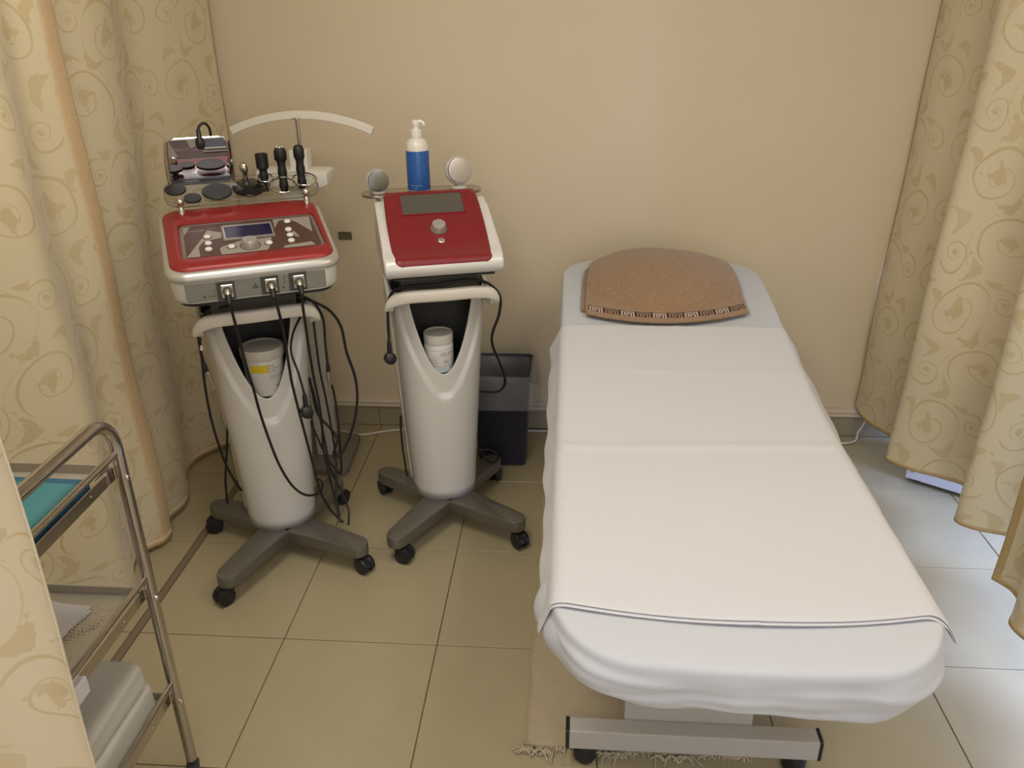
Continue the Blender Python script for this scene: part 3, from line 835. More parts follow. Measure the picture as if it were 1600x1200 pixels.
    for s in (-1, 1):
        bm = B(); prism(bm, [(-.10, .838), (-.088, .862), (.138, .885), (.138, .80), (-.05, .815)], s * .150, s * .163, 'x', bev=.003); obj('grip_bracket', bm, 'white', t, 40)
    bm = B(); box(bm, -.150, .150, -.14, .145, .943, .950, bev=.002, seg=1); obj('top_plate', bm, 'black', t)
    return t
A1, A2 = 25.5, 16.4
L1, L2 = (-.93, 2.24), (-.41, 2.45)
stand('white column machine stand on four grey arms under the left machine, draped with black cables', L1, A1, (-150, -60, 40, 175))
stand('white column machine stand on four grey arms, the one nearer the bed', L2, A2, (-35, -70, 60, 110))
MW1 = Matrix.Translation((L1[0], L1[1], 0)) @ Matrix.Rotation(R(A1), 4, 'Z')
MW2 = Matrix.Translation((L2[0], L2[1], 0)) @ Matrix.Rotation(R(A2), 4, 'Z')
def w1(x, y, z): return tuple(MW1 @ Vector((x, y, z)))
def w2(x, y, z): return tuple(MW2 @ Vector((x, y, z)))

# ================================================================== LEFT MACHINE (wide, with front sockets)
c1 = thing('beauty_machine', 'wide red, silver and white electrotherapy console with blue display and three front sockets', 'machine', (*L1, 0.0), R(A1))
XC = .010
def rr_ring(hw0, hw1, y0, y1, r, z, n=6):
    """rounded trapezoid ring at height function z(y); hw0 at the front, hw1 at the back"""
    out = []
    pts = rrect(-hw0, hw0, y0, y1, r, n)
    return [(XC + x * (1 + (hw1 / hw0 - 1) * (y - y0) / (y1 - y0)), y, z(y)) for x, y in pts]
def loft(bm, rings, cap0=True, cap1=True):
    V = grid(bm, rings, closed_u=True)
    if cap0: bm.faces.new(V[0])
    if cap1: bm.faces.new(V[-1])
    return V
zt1 = lambda y: 1.064 + (y + .21) * .2      # upper sloping face
bm = B()
loft(bm, [rr_ring(.196, .205, -.222, .140, .05, lambda y: .9695), rr_ring(.208, .214, -.232, .146, .05, lambda y: .974), rr_ring(.214, .220, -.236, .148, .05, lambda y: .985),
          rr_ring(.219, .226, -.240, .150, .05, lambda y: 1.040 + (y + .21) * .10)])
obj('lower_housing', bm, 'white_gloss', c1, 45)
bm = B(); loft(bm, [rr_ring(.200, .208, -.224, .142, .05, lambda y: .9635), rr_ring(.200, .208, -.224, .142, .05, lambda y: .970)]); obj('gasket', bm, 'black', c1, 45)
bm = B()
loft(bm, [rr_ring(.221, .228, -.243, .152, .05, lambda y: 1.036 + (y + .21) * .10), rr_ring(.2245, .231, -.246, .154, .05, lambda y: zt1(y) - .018), rr_ring(.224, .231, -.245, .153, .05, lambda y: zt1(y) - .010),
          rr_ring(.219, .226, -.240, .148, .048, lambda y: zt1(y) - .003), rr_ring(.211, .218, -.232, .141, .045, lambda y: zt1(y))])
obj('silver_rim', bm, 'silver', c1, 45)
# red frame around the control panel (a ring: raised band sloping in to the panel)
PX0, PX1, PY0, PY1 = -.164, .205, -.172, .040
def pan_ring(g, z, r=.018, n=6):
    return [(x, y, z(y)) for x, y in rrect(PX0 - g, PX1 + g, PY0 - g, PY1 + g, r, n)]
bm = B()
loft(bm, [rr_ring(.211, .218, -.232, .141, .045, lambda y: zt1(y) - .001), rr_ring(.209, .216, -.230, .139, .045, lambda y: zt1(y) + .006), rr_ring(.203, .210, -.224, .133, .043, lambda y: zt1(y) + .0105),
          pan_ring(.008, lambda y: zt1(y) + .0115), pan_ring(.002, lambda y: zt1(y) + .008), pan_ring(.002, lambda y: zt1(y) + .001)], cap1=False)
obj('red_frame', bm, 'red_metal', c1, 35)
def pp(x, v, n=0.0):                      # a point on the panel: v = distance up the slope from y = -.21
    ca, sa = math.cos(math.atan(.2)), math.sin(math.atan(.2))
    return (x, -.21 + v * ca - n * sa, 1.064 + v * sa + .0040 + n * ca)
PM = Matrix.Translation((0, -.21, 1.068)) @ Matrix.Rotation(math.atan(.2), 4, 'X')   # panel frame: x, v, n
bm = B(); v = rrect(PX0, PX1, .040, .256, .018, 6); prism(bm, v, -.003, 0.0, 'z', mtx=PM); panel = obj('control_panel', bm, 'panel_rim', c1)
bm = B(); prism(bm, rrect(PX0 + .008, PX1 - .008, .047, .246, .012, 5), 0, .0006, 'z', mtx=PM); obj('panel_face', bm, 'panel_dark', panel)
POLY = [[(-0.155, 0.240), (-0.136, 0.240), (-0.155, 0.185)],
        [(-0.093, 0.209), (-0.057, 0.187), (-0.059, 0.154), (-0.109, 0.137), (-0.122, 0.105), (-0.122, 0.049), (-0.155, 0.051), (-0.108, 0.165)],
        [(-0.07, 0.086), (-0.061, 0.097), (-0.032, 0.111), (-0.007, 0.126), (0.028, 0.122), (0.071, 0.125), (0.067, 0.094), (0.052, 0.050), (-0.068, 0.049)],
        [(0.090, 0.240), (0.194, 0.240), (0.186, 0.135), (0.152, 0.209), (0.132, 0.236), (0.105, 0.227), (0.088, 0.182)],
        [(0.098, 0.064), (0.173, 0.073), (0.180, 0.050), (0.094, 0.050)],
        [(0.137, 0.151), (0.147, 0.111), (0.114, 0.126)]]
bm = B()
for pl in POLY: prism(bm, pl, .0006, .0010, 'z', mtx=PM)
obj('panel_print', bm, 'panel_light', panel)
bm = text_bm('BAEOS', .0165, lambda x, y: PM @ Vector((-.150 + x, .205 + y, .0011))); text_bm('TM', .008, lambda x, y: PM @ Vector((-.091 + x, .213 + y, .0011)), bm); text_bm('BEAUTY', .006, lambda x, y: PM @ Vector((-.080 + x, .213 + y, .0011)), bm)
obj('lettering', bm, 'panel_light', panel)
bm = B(); prism(bm, rrect(-.055, .084, .128, .228, .003, 2), 0, .0020, 'z', mtx=PM); obj('display_surround', bm, 'panel_rim', panel)
bm = B(); prism(bm, rrect(-.048, .078, .138, .214, .002, 2), .0015, .0030, 'z', mtx=PM); disp = obj('display', bm, 'lcd', panel)
bm = B()
for a in ((-.0515, .0815, .134, .138), (-.0515, .0815, .214, .218), (-.0515, -.048, .138, .214), (.078, .0815, .138, .214)): box(bm, a[0], a[1], a[2], a[3], .0015, .0042, mtx=PM)
obj('display_bezel', bm, 'silver', panel)
def button(x, v, r, ring=True):
    bm = B(); lathe(bm, [(r, 0), (r, .0035), (r * .8, .0055), (0, .0058)], 20, PM @ TR(x, v, .0008)); b_ = obj('button', bm, 'white', panel, 40)
    if ring:
        bm = B(); lathe(bm, [(r * 1.10, 0), (r * 1.10, .0012), (r * 1.32, .0012), (r * 1.32, 0)], 22, PM @ TR(x, v, .0008), cap=False); obj('button_ring', bm, 'ink', b_)
for x, v, rg_ in ((-.096, .162, 1), (-.096, .121, 0), (-.098, .085, 0), (-.039, .087, 1), (.060, .087, 1), (.128, .214, 1), (.123, .160, 0), (.122, .123, 1), (.120, .088, 0)): button(x, v, .0095, rg_)
bm = B()
tube(bm, [PM @ Vector((.010 + .0265 * math.cos(a), .086 + .0265 * math.sin(a), .001)) for a in np.linspace(0, 2 * math.pi, 31)[:-1]], .0016, 5, closed=True)
obj('knob_ring', bm, 'ink', panel, 60)
bm = B(); lathe(bm, [(.021, 0), (.0205, .017), (.0185, .0205), (.015, .0212), (0, .0205)], 32, PM @ TR(.010, .086, .0008)); obj('dial_knob', bm, 'silver', panel, 35)
# front plate with three sockets
bm = B(); prism(bm, [(XC - .183, 1.029), (XC - .183, .986), (XC - .178, .981), (XC + .171, .981), (XC + .176, .986), (XC + .176, 1.029)], -.2415, -.234, 'y', bev=.0015, seg=1)
plate = obj('front_plate', bm, 'plate_grey', c1)
for k, (sx, sz) in enumerate(((-.071, 1.006), (.041, 1.008), (.114, 1.009))):
    bm = B(); box(bm, sx - .026, sx + .020, -.2425, -.241, sz - .028, sz + .021); obj('socket_label', bm, 'pocket', plate)
    bm = B(); box(bm, sx - .0155, sx + .0155, -.2475, -.242, sz - .022, sz + .014, bev=.002, seg=1); so = obj('socket', bm, 'nickel', plate)
    bm = B(); lathe(bm, [(.0105, 0), (.0125, 0), (.0125, .003), (.0105, .003)], 20, TR(sx, -.2475, sz - .004, rx=90), cap=False); obj('socket_ring', bm, 'ink', so)
bm = text_bm('RF INPUT', .0065, lambda x, y: (-.121 + x, -.2420, .9905 + y)); box(bm, -.131, -.126, -.2420, -.2415, .9895, .9965)
for k in range(3): text_bm('IN', .005, lambda x, y, k=k: (-.105 + x, -.2420, .990 + .007 * k + y), bm)
text_bm('OUT', .005, lambda x, y: (.083 + x, -.2420, .991 + y), bm); box(bm, .069, .0745, -.2420, -.2415, .990, .9965); box(bm, .0755, .0775, -.2420, -.2415, 1.004, 1.022)
text_bm('1', .007, lambda x, y: (.018 + x, -.2430, .985 + y), bm); text_bm('2', .007, lambda x, y: (.091 + x, -.2430, .987 + y), bm)
obj('plate_lettering', bm, 'ink', plate)
bm = B()
prism(bm, [(-.008, 1.001), (.010, 1.001), (.001, 1.0145)], -.2421, -.2415, 'y')
obj('warning_mark', bm, 'ink', plate)
bm = text_bm('!', .010, lambda x, y: (-.0003 + x, -.24225, 1.0025 + y)); obj('warning_sign', bm, 'plate_grey', plate)
bm = B()
for a in ((-.040, -.0388, 1.000, 1.014), (-.0232, -.022, 1.000, 1.014)): box(bm, a[0], a[1], -.2421, -.2415, a[2], a[3])
prism(bm, [(-.0335, 1.003), (-.0285, 1.007), (-.0335, 1.011)], -.2421, -.2415, 'y'); box(bm, -.0345, -.0325, -.2421, -.2415, 1.001, 1.013)
obj('applied_part_mark', bm, 'ink_soft', plate)

# accessory rack: clear tray tilted forward on two chrome posts, with a polished back plate
TM = Matrix.Translation((0, .125, 1.150)) @ Matrix.Rotation(R(20), 4, 'X')
bm = B(); prism(bm, rrect(-.190, .250, .0, .126, .045, 7), 0, .0045, 'z', mtx=TM); rack = obj('accessory_tray', bm, 'acrylic', c1, 40)
bm = B(); prism(bm, rrect(-.190, .250, .0, .126, .045, 7), .0125, .0165, 'z', mtx=TM); obj('tray_deck', bm, 'acrylic', rack, 40)
for z in (.0025, .0145):
    bm = B(); tube(bm, [TM @ Vector((x, y, z)) for x, y in rrect(-.1905, .2505, -.0005, .1265, .045, 7)], .0012, 6, closed=True)
    obj('tray_edge', bm, 'edge_grey', rack, 60)
for cx, cy, r_, z in ((.144, .034 + .010, .042, .022), (.100, .080, .023, .030), (.214, .062, .036, .026)):
    bm = B(); tube(bm, [TM @ Vector((cx + r_ * math.cos(a), cy + r_ * math.sin(a), z)) for a in np.linspace(0, 2 * math.pi, 33)[:-1]], .0020, 6, closed=True)
    ring = obj('holder_ring', bm, 'chrome', rack, 60)
    bm = B(); lathe(bm, [(r_ - .001, .0165), (r_ - .001, z), (r_ + .001, z), (r_ + .001, .0165)], 33, TM @ TR(cx, cy, 0), cap=False); obj('ring_wall', bm, 'acrylic', ring, 60)
for x in (-.151, .204):
    bm = B(); lathe(bm, [(.0085, 1.118), (.0085, 1.152), (.006, 1.156), (.006, 1.160), (.0105, 1.163), (.0125, 1.170), (.0105, 1.178), (.005, 1.182), (0, 1.183)], 18, TR(x, .108, 0)); obj('post', bm, 'chrome', c1, 60)
# polished plate: curls slightly and leans forward
bm = B(); rows = []
for j in range(21):
    v = j / 20; z = 1.188 + .146 * v
    ins = .022 * (1 - math.sqrt(max(0, 1 - max(0, (v - .86) / .14) ** 2)))
    lx, rx = -.176 - .004 * math.sin(v * 3) + ins + .010 * v, .014 + .004 * math.sin(v * 2.6) - ins - .004 * v
    y = .247 - .030 * v - .008 * v * v
    rows.append([(lx + (rx - lx) * i / 14, y, z) for i in range(15)])
grid(bm, rows); obj('polished_plate', bm, 'mirror', c1, 180, [('SOLIDIFY', dict(thickness=.0025, offset=0))])

# loose electrodes in the tray
def disc(x, v, h, r, label, mat):
    t = thing('disc_electrode', label, 'electrode', group='disc electrodes in the clear tray')
    t.matrix_world = MW1 @ TM @ TR(x, v, .0165)
    bm = B(); lathe(bm, [(0, h - .006), (r * .9, h - .006), (r, h - .004), (r, h), (r * .96, h + .0015), (0, h + .002)], 36); obj('disc', bm, mat, t, 40)
    bm = B(); lathe(bm, [(.0035, 0), (.0035, h - .010), (.007, h - .006)], 12); obj('stem', bm, 'black', t, 40)
disc(-.158, .058, .012, .0300, 'small black disc electrode at the left end of the clear tray', 'black_disc')
disc(-.115, .014, .006, .0245, 'smallest black disc electrode at the front of the clear tray', 'black_disc')
disc(-.045, .034, .010, .0430, 'large matt black disc electrode in the middle of the clear tray', 'black_disc')
disc(.046, .042, .010, .0475, 'largest glossy black disc electrode beside the chrome probe', 'black_gloss')
t = thing('chrome_probe', 'short chrome probe with a ball tip standing in the clear tray', 'probe', w1(.045, .232, 1.204), R(A1))
bm = B(); lathe(bm, [(.0095, -.006), (.0095, .014), (.0125, .018), (.0125, .022)], 18); obj('probe_shaft', bm, 'chrome', t, 50)
bm = B(); lathe(bm, [(.0125, .020), (.0145, .028), (.0140, .038), (.009, .045), (0, .047)], 20); obj('ball_tip', bm, 'chrome', t, 60)
def handpiece(x, y, ztop, tip, label, tilt):
    t = thing('handpiece', label, 'handpiece', w1(x, y, 1.161), R(A1), 'handpieces in the clear tray')
    H = ztop - 1.161; mt = TR(0, 0, 0, ry=tilt)
    bm = B(); pr = [(.010, 0), (.0115, .01)]
    for k in range(9): pr.append((.0128 + .0014 * math.sin(k * 1.7), .014 + (H - .052) * k / 8))
    lathe(bm, pr, 16, mt); obj('grip', bm, 'black', t, 60)
    if tip == 'cup':
        bm = B(); lathe(bm, [(.013, H - .046), (.0185, H - .040), (.0190, H), (.0165, H + .001), (.0130, H - .014), (0, H - .016)], 22, mt); obj('cup_head', bm, 'black', t, 40)
    elif tip == 'balls':
        bm = B(); lathe(bm, [(.0135, H - .040), (.0185, H - .034), (.0188, H - .012), (.016, H - .003), (0, H - .001)], 22, mt); hd = obj('head', bm, 'black', t, 40)
        for a in range(3):
            bm = B(); bmesh.ops.create_uvsphere(bm, u_segments=12, v_segments=8, radius=.0055, matrix=mt @ TR(.009 * math.cos(a * 2.1 + 2.5), .009 * math.sin(a * 2.1 + 2.5), H + .001)); obj('ball', bm, 'chrome', hd, 180)
        bm = B(); lathe(bm, [(.0142, H * .35), (.0142, H * .35 + .004)], 18, mt); obj('collar', bm, 'chrome', t, 40)
    else:
        bm = B(); lathe(bm, [(.0135, H - .042), (.0165, H - .036), (.0168, H - .014), (.013, H - .004), (.007, H), (0, H)], 22, mt); obj('head', bm, 'black', t, 40)
handpiece(.097, .196, 1.276, 'cup', 'shortest black handpiece with a cup shaped open end', 0)
handpiece(.150, .172, 1.294, 'balls', 'black handpiece with three small metal balls on its head', 0)
handpiece(.207, .190, 1.296, 'dome', 'black handpiece with a rounded head, standing nearest the stem of the curved bar', 0)
# lead hooked over the polished plate
t = thing('hooked_lead', 'black lead with a plug end hooked over the polished plate', 'lead', w1(-.05, .2, 1.33), R(A1))
bm = B(); tube(bm, catmull([(.014, .026, -.02), (.014, .010, .006), (.012, -.006, .030), (-.001, -.016, .044), (-.015, -.020, .036), (-.018, -.022, .024)], 6), .0038, 8); obj('lead_cable', bm, 'cable', t, 60)
bm = B(); lathe(bm, [(0, -.022), (.009, -.020), (.0135, -.010), (.0140, .000), (.0115, .006), (.0075, .010), (.0062, .030), (.0045, .036)], 16, TR(-.019, -.024, -.006, rx=-6)); obj('lead_plug', bm, 'black', t, 50)

# ================================================================== RIGHT MACHINE
c2 = thing('ultrasound_machine', 'red and white console with one grey screen and one silver knob, nearer the bed', 'machine', (*L2, 0.0), R(A2))
bm = B()
prof = [(-.150, .956), (-.182, .962), (-.196, .980), (-.196, 1.000), (-.180, 1.018), (-.125, 1.028), (.06, 1.110), (.105, 1.125), (.140, 1.118), (.160, 1.09), (.165, 1.00), (.160, .956)]
prism(bm, prof, -.173, .175, 'x', bev=.016, seg=4); obj('white_shell', bm, 'white_gloss', c2, 45)
bm = B(); box(bm, -.150, .152, -.165, .152, .950, .957, bev=.002, seg=1); obj('gasket', bm, 'black', c2)
sl = math.atan((1.145 - 1.03) / .22)
redp = catmull([(-.189, .992), (-.192, 1.003), (-.182, 1.014), (-.150, 1.0225), (-.116, 1.035), (-.04, 1.0743), (.03, 1.1105), (.088, 1.1405), (.106, 1.1465), (.122, 1.140), (.130, 1.120)], 6)
rl = [0.0]
for a, b_ in zip(redp, redp[1:]): rl.append(rl[-1] + float(np.linalg.norm(b_ - a)))
def red_pt(x, q, n):
    q = min(max(q, 0), rl[-1] - 1e-6); k = max(i for i in range(len(rl)) if rl[i] <= q + 1e-9); k = min(k, len(rl) - 2)
    f = (q - rl[k]) / (rl[k + 1] - rl[k]); p = redp[k] * (1 - f) + redp[k + 1] * f
    d = redp[min(k + 2, len(rl) - 1)] - redp[max(k - 1, 0)]; d = d / np.linalg.norm(d)
    return (x, p[0] - d[1] * n, p[1] + d[0] * n)
RL = rl[-1]
def red_ring(e, n, m=10):
    out = []; base = rrect(-.141 + e, .141 - e, e, RL - e, max(.030 - e * .6, .002), 8); N = len(base)
    for a, b_ in zip(base, base[1:] + base[:1]):
        for q in range(m if math.hypot(b_[0] - a[0], b_[1] - a[1]) > .03 else 1):
            f = q / (m if math.hypot(b_[0] - a[0], b_[1] - a[1]) > .03 else 1); x = a[0] + (b_[0] - a[0]) * f; y = a[1] + (b_[1] - a[1]) * f
            bow = .006 * math.sin(math.pi * y / RL)
            out.append(red_pt(x * (1 + bow / .141), y, n))
    return out
bm = B()
rings = [red_ring(0, -.010), red_ring(0, -.001), red_ring(.002, .0015), red_ring(.005, .003), red_ring(.012, .0032)]
N = len(rings[-1])
for f in (.98, .96, .94, .92, .90, .88, .86, .83, .8, .76, .72, .66, .6, .52, .44, .36, .28, .2, .12, .04):
    base = rrect((-.141 + .012) * f, (.141 - .012) * f, RL / 2 + (.012 - RL / 2) * f, RL / 2 + (RL / 2 - .012) * f, .0228 * f, 8); out = []; fl = []
    for a, b_ in zip(base, base[1:] + base[:1]):
        mm = 10 if math.hypot(b_[0] - a[0], b_[1] - a[1]) > .03 * f else 1
        for q in range(mm):
            g = q / mm; x = a[0] + (b_[0] - a[0]) * g; y = a[1] + (b_[1] - a[1]) * g
            out.append(red_pt(x * (1 + .006 * math.sin(math.pi * y / RL) / .141), y, .0032))
    if len(out) == N: rings.append(out)
V = grid(bm, rings, closed_u=True); bm.faces.new(V[-1])
red = obj('red_cover', bm, 'red', c2, 50)
SM = Matrix.Translation((0, -.1175, 1.0380)) @ Matrix.Rotation(math.atan2(1.1405 - 1.035, .204), 4, 'X')
bm = B()
for a in ((-.100, -.094, .134, .2335), (.094, .100, .134, .2335), (-.094, .094, .134, .1385), (-.094, .094, .229, .2335)): box(bm, a[0], a[1], a[2], a[3], .0, .0020, mtx=SM)
obj('screen_bezel', bm, 'red', c2)
bm = B(); box(bm, -.0945, .0945, .138, .2295, .0, .0010, mtx=SM); scr = obj('screen', bm, 'screen', c2)
bm = B(); lathe(bm, [(.0255, 0), (.0255, .0015), (.0235, .004), (0, .004)], 30, SM @ TR(.004, .068, 0)); kb = obj('knob_base', bm, 'plate_grey', c2, 40)
bm = B(); lathe(bm, [(.0215, .003), (.0205, .018), (.0190, .0205), (.016, .0212), (0, .0205)], 32, SM @ TR(.004, .068, 0)); obj('dial_knob', bm, 'silver', kb, 35)
bm = B(); lathe(bm, [(.0105, 0), (.0105, .002), (.0085, .0036), (0, .0038)], 22, SM @ TR(.004, .014, 0)); pw = obj('power_button', bm, 'silver', c2, 40)
bm = B(); tube(bm, [SM @ Vector((.004 + .0038 * math.sin(a), .014 + .0038 * math.cos(a), .0040)) for a in np.linspace(.6, 5.7, 14)], .0007, 4); tube(bm, [SM @ Vector((.004, .014 + d, .0040)) for d in (.001, .0055)], .0007, 4); obj('power_symbol', bm, 'ink', pw)
# steel rest behind it
bm = B(); prism(bm, [(x, y) for x, y in rrect(-.205, .182, .158, .266, .050, 9)], 1.122, 1.130, 'z', bev=.0015, seg=1); tray = obj('steel_rest', bm, 'steel', c2, 40)
bm = B(); tube(bm, [(x, y, 1.129) for x, y in rrect(-.205, .182, .158, .266, .050, 9)], .0016, 6, closed=True); obj('rest_rim', bm, 'steel', tray, 60)
for x in (-.12, .11):
    bm = B(); box(bm, x - .015, x + .015, .15, .19, 1.05, 1.123, bev=.003); obj('rest_bracket', bm, 'offwhite', tray)
for x in (-.082, -.066, .040, .056):
    bm = B(); lathe(bm, [(.005, 0), (.005, .006), (.003, .008), (0, .008)], 10, TR(x, .172, 1.130)); obj('screw', bm, 'chrome', tray, 40)

def applicator(x, z, r, face, label, yaw):
    t = thing('ultrasound_applicator', label, 'applicator', w2(x, .212, 1.130), R(A2), 'round applicators behind the right machine')
    h = z - 1.130; m = TR(0, 0, h, rz=yaw) @ TR(rx=78)
    bm = B(); lathe(bm, [(0, -.040), (r * .55, -.040), (r * .95, -.026), (r * 1.10, -.010), (r * 1.12, .000), (r * 1.06, .004), (r * .99, .003)], 40, m); hd = obj('head', bm, 'white_gloss', t, 60)
    bm = B(); lathe(bm, [(r * 1.0, .0), (r * 1.0, .009), (r * .97, .0115), (r * .90, .0120), (0, .0120)], 40, m); obj('treatment_face', bm, face, hd, 30)
    bm = B(); lathe(bm, [(0, 0), (.026, 0), (.027, .004), (.014, .008), (.012, h - r * .8)], 20, TR(0, .012, 0)); obj('foot', bm, 'white', t, 50)
    bm = B(); tube(bm, catmull([(0, .03, h), (0, .055, h - .01), (0, .068, h - .05), (.0, .07, h - .16)], 5), .0075, 8); obj('tail', bm, 'white', t, 60)
applicator(-.150, 1.168, .0335, 'face_dark', 'smaller round applicator with a dark mirror face, left of the blue bottle', 12)
applicator(.112, 1.188, .0400, 'face_grey', 'larger round applicator with a pale metal face, right of the blue bottle', 12)

t = thing('pump_bottle', 'white pump bottle with a blue label standing behind the right machine', 'bottle', w2(-.019, .215, 1.130), R(A2))
bm = B(); lathe(bm, [(0, 0), (.034, 0), (.0365, .003), (.0365, .130), (.0362, .140), (.033, .152), (.026, .161), (.0165, .165), (.0165, .170)], 36); obj('bottle_body', bm, 'pearl', t, 60)
bm = B(); lathe(bm, [(.0368, .006), (.0371, .008), (.0371, .126), (.0368, .128)], 36, cap=False); lb = obj('label', bm, 'blue', t, 60)
wrap = lambda r_, a0: (lambda x, y: (r_ * math.sin(a0 + x / r_), -r_ * math.cos(a0 + x / r_), y))
mp = wrap(.0374, -.85)
bm = text_bm('BODY CARE GEL', .0052, lambda x, y: mp(x, y + .020)); text_bm('SLIM', .0052, lambda x, y: mp(x + .012, y + .012), bm)
obj('lettering', bm, 'ink_white', lb)
bm = B(); lathe(bm, [(.0172, .166), (.0178, .168), (.0178, .190), (.0165, .193), (.0105, .193), (.0105, .206)], 26); obj('pump_collar', bm, 'pearl', t, 50)
bm = B(); lathe(bm, [(.0125, .203), (.0130, .206), (.0130, .216), (.0110, .220), (0, .221)], 22); pm = obj('pump_head', bm, 'pearl', t, 50)
bm = B(); tube(bm, catmull([(-.002, 0, .214), (.012, -.003, .215), (.022, -.006, .211), (.025, -.007, .204)], 5), [.0068] * 8 + [.0056] * 8, 10); obj('spout', bm, 'pearl', pm, 60)

# ------------------------------------------------------------------ jars in the stands' openings
t = thing('cream_jar', 'large white cream jar with a yellow label block in the left stand', 'jar', w1(.006, .004, .5952), R(A1 + 14))
r_, h_ = .0615, .150
bm = B(); lathe(bm, [(0, 0), (r_ - .010, 0), (r_ - .006, .004), (r_, h_ - .028)], 44); jb = obj('jar_body', bm, 'jar', t, 50)
bm = B(); lathe(bm, [(r_ + .003, h_ - .030), (r_ + .0045, h_ - .028), (r_ + .0045, h_ - .004), (r_ + .001, h_), (r_ - .006, h_ + .0006), (r_ - .008, h_ - .002), (0, h_ - .002)], 44); obj('lid', bm, 'lid', t, 40)
def cone(a0):
    def f(x, y):
        rr = r_ - .006 + .006 * y / (h_ - .028) + .0006; a = a0 + x / r_
        return (rr * math.sin(a), -rr * math.cos(a), y)
    return f
bm = B(); mp = cone(-1.02); grid(bm, [[mp(x, y) for x in np.linspace(0, .056, 12)] for y in (.081, .093, .106)]); obj('label_block', bm, 'yellow', jb)
mp = cone(-.17); bm = text_bm('Body', .0108, lambda x, y: mp(x, y + .0985)); text_bm('Building', .0115, lambda x, y: mp(x, y + .0890), bm); text_bm('Cream', .0115, lambda x, y: mp(x, y + .0795), bm); obj('lettering', bm, 'ink_soft', jb)
mp2 = cone(.18); bm = text_bm('NAYLINE', .0095, lambda x, y: mp2(x, y + .030)); obj('maker_lettering', bm, 'ink', jb)
bm = B(); mp3 = cone(-.12)
for k, L_ in enumerate((.060, .064, .058, .03)): grid(bm, [[mp3(x, .070 - k * .0045 + d) for x in np.linspace(0, L_, 10)] for d in (0, .0012)])
obj('fine_print', bm, 'ink_soft', jb)

t = thing('gel_jar', 'white screw-top gel jar with fine black print in the right stand', 'jar', w2(-.008, -.006, .5952), R(A2 + 12))
r_, h_ = .0475, .127
bm = B(); lathe(bm, [(0, 0), (r_ - .003, 0), (r_, .004), (r_, .088), (r_ - .003, .093), (r_ - .006, .096)], 40); jb = obj('jar_body', bm, 'jar', t, 50)
bm = B(); lathe(bm, [(r_ - .004, .095), (r_, .097), (r_, h_ - .004), (r_ - .002, h_), (r_ - .005, h_ - .001), (r_ - .006, h_ - .003), (0, h_ - .003)], 40); obj('lid', bm, 'lid', t, 40)
mp = wrap(r_ + .0006, 0)
bm = B(); grid(bm, [[mp(x, y) for x in np.linspace(-.075, .075, 24)] for y in (.004, .011, .018)]); obj('label_band', bm, 'jar_blue', jb)
bm = text_bm('GELSON', .0135, lambda x, y: mp(x - .012, y + .0605), spacing=1.1); text_bm('G2', .014, lambda x, y: mp(x - .002, y + .034), bm); obj('lettering', bm, 'ink', jb)
bm = B()
for y, a, b_ in ((.078, -.07, .07), (.056, -.045, .06), (.022, -.06, .06)): grid(bm, [[mp(x, y + d) for x in np.linspace(a, b_, 16)] for d in (0, .0009)])
for k in range(7): grid(bm, [[mp(x, .048 - k * .0040 + d) for x in np.linspace(-.055, -.018 - .004 * (k % 3), 8)] for d in (0, .0010)])
for k in range(7): grid(bm, [[mp(x, .048 - k * .0040 + d) for x in np.linspace(.028, .052 - .004 * (k % 2), 8)] for d in (0, .0010)])
obj('fine_print', bm, 'ink_soft', jb)

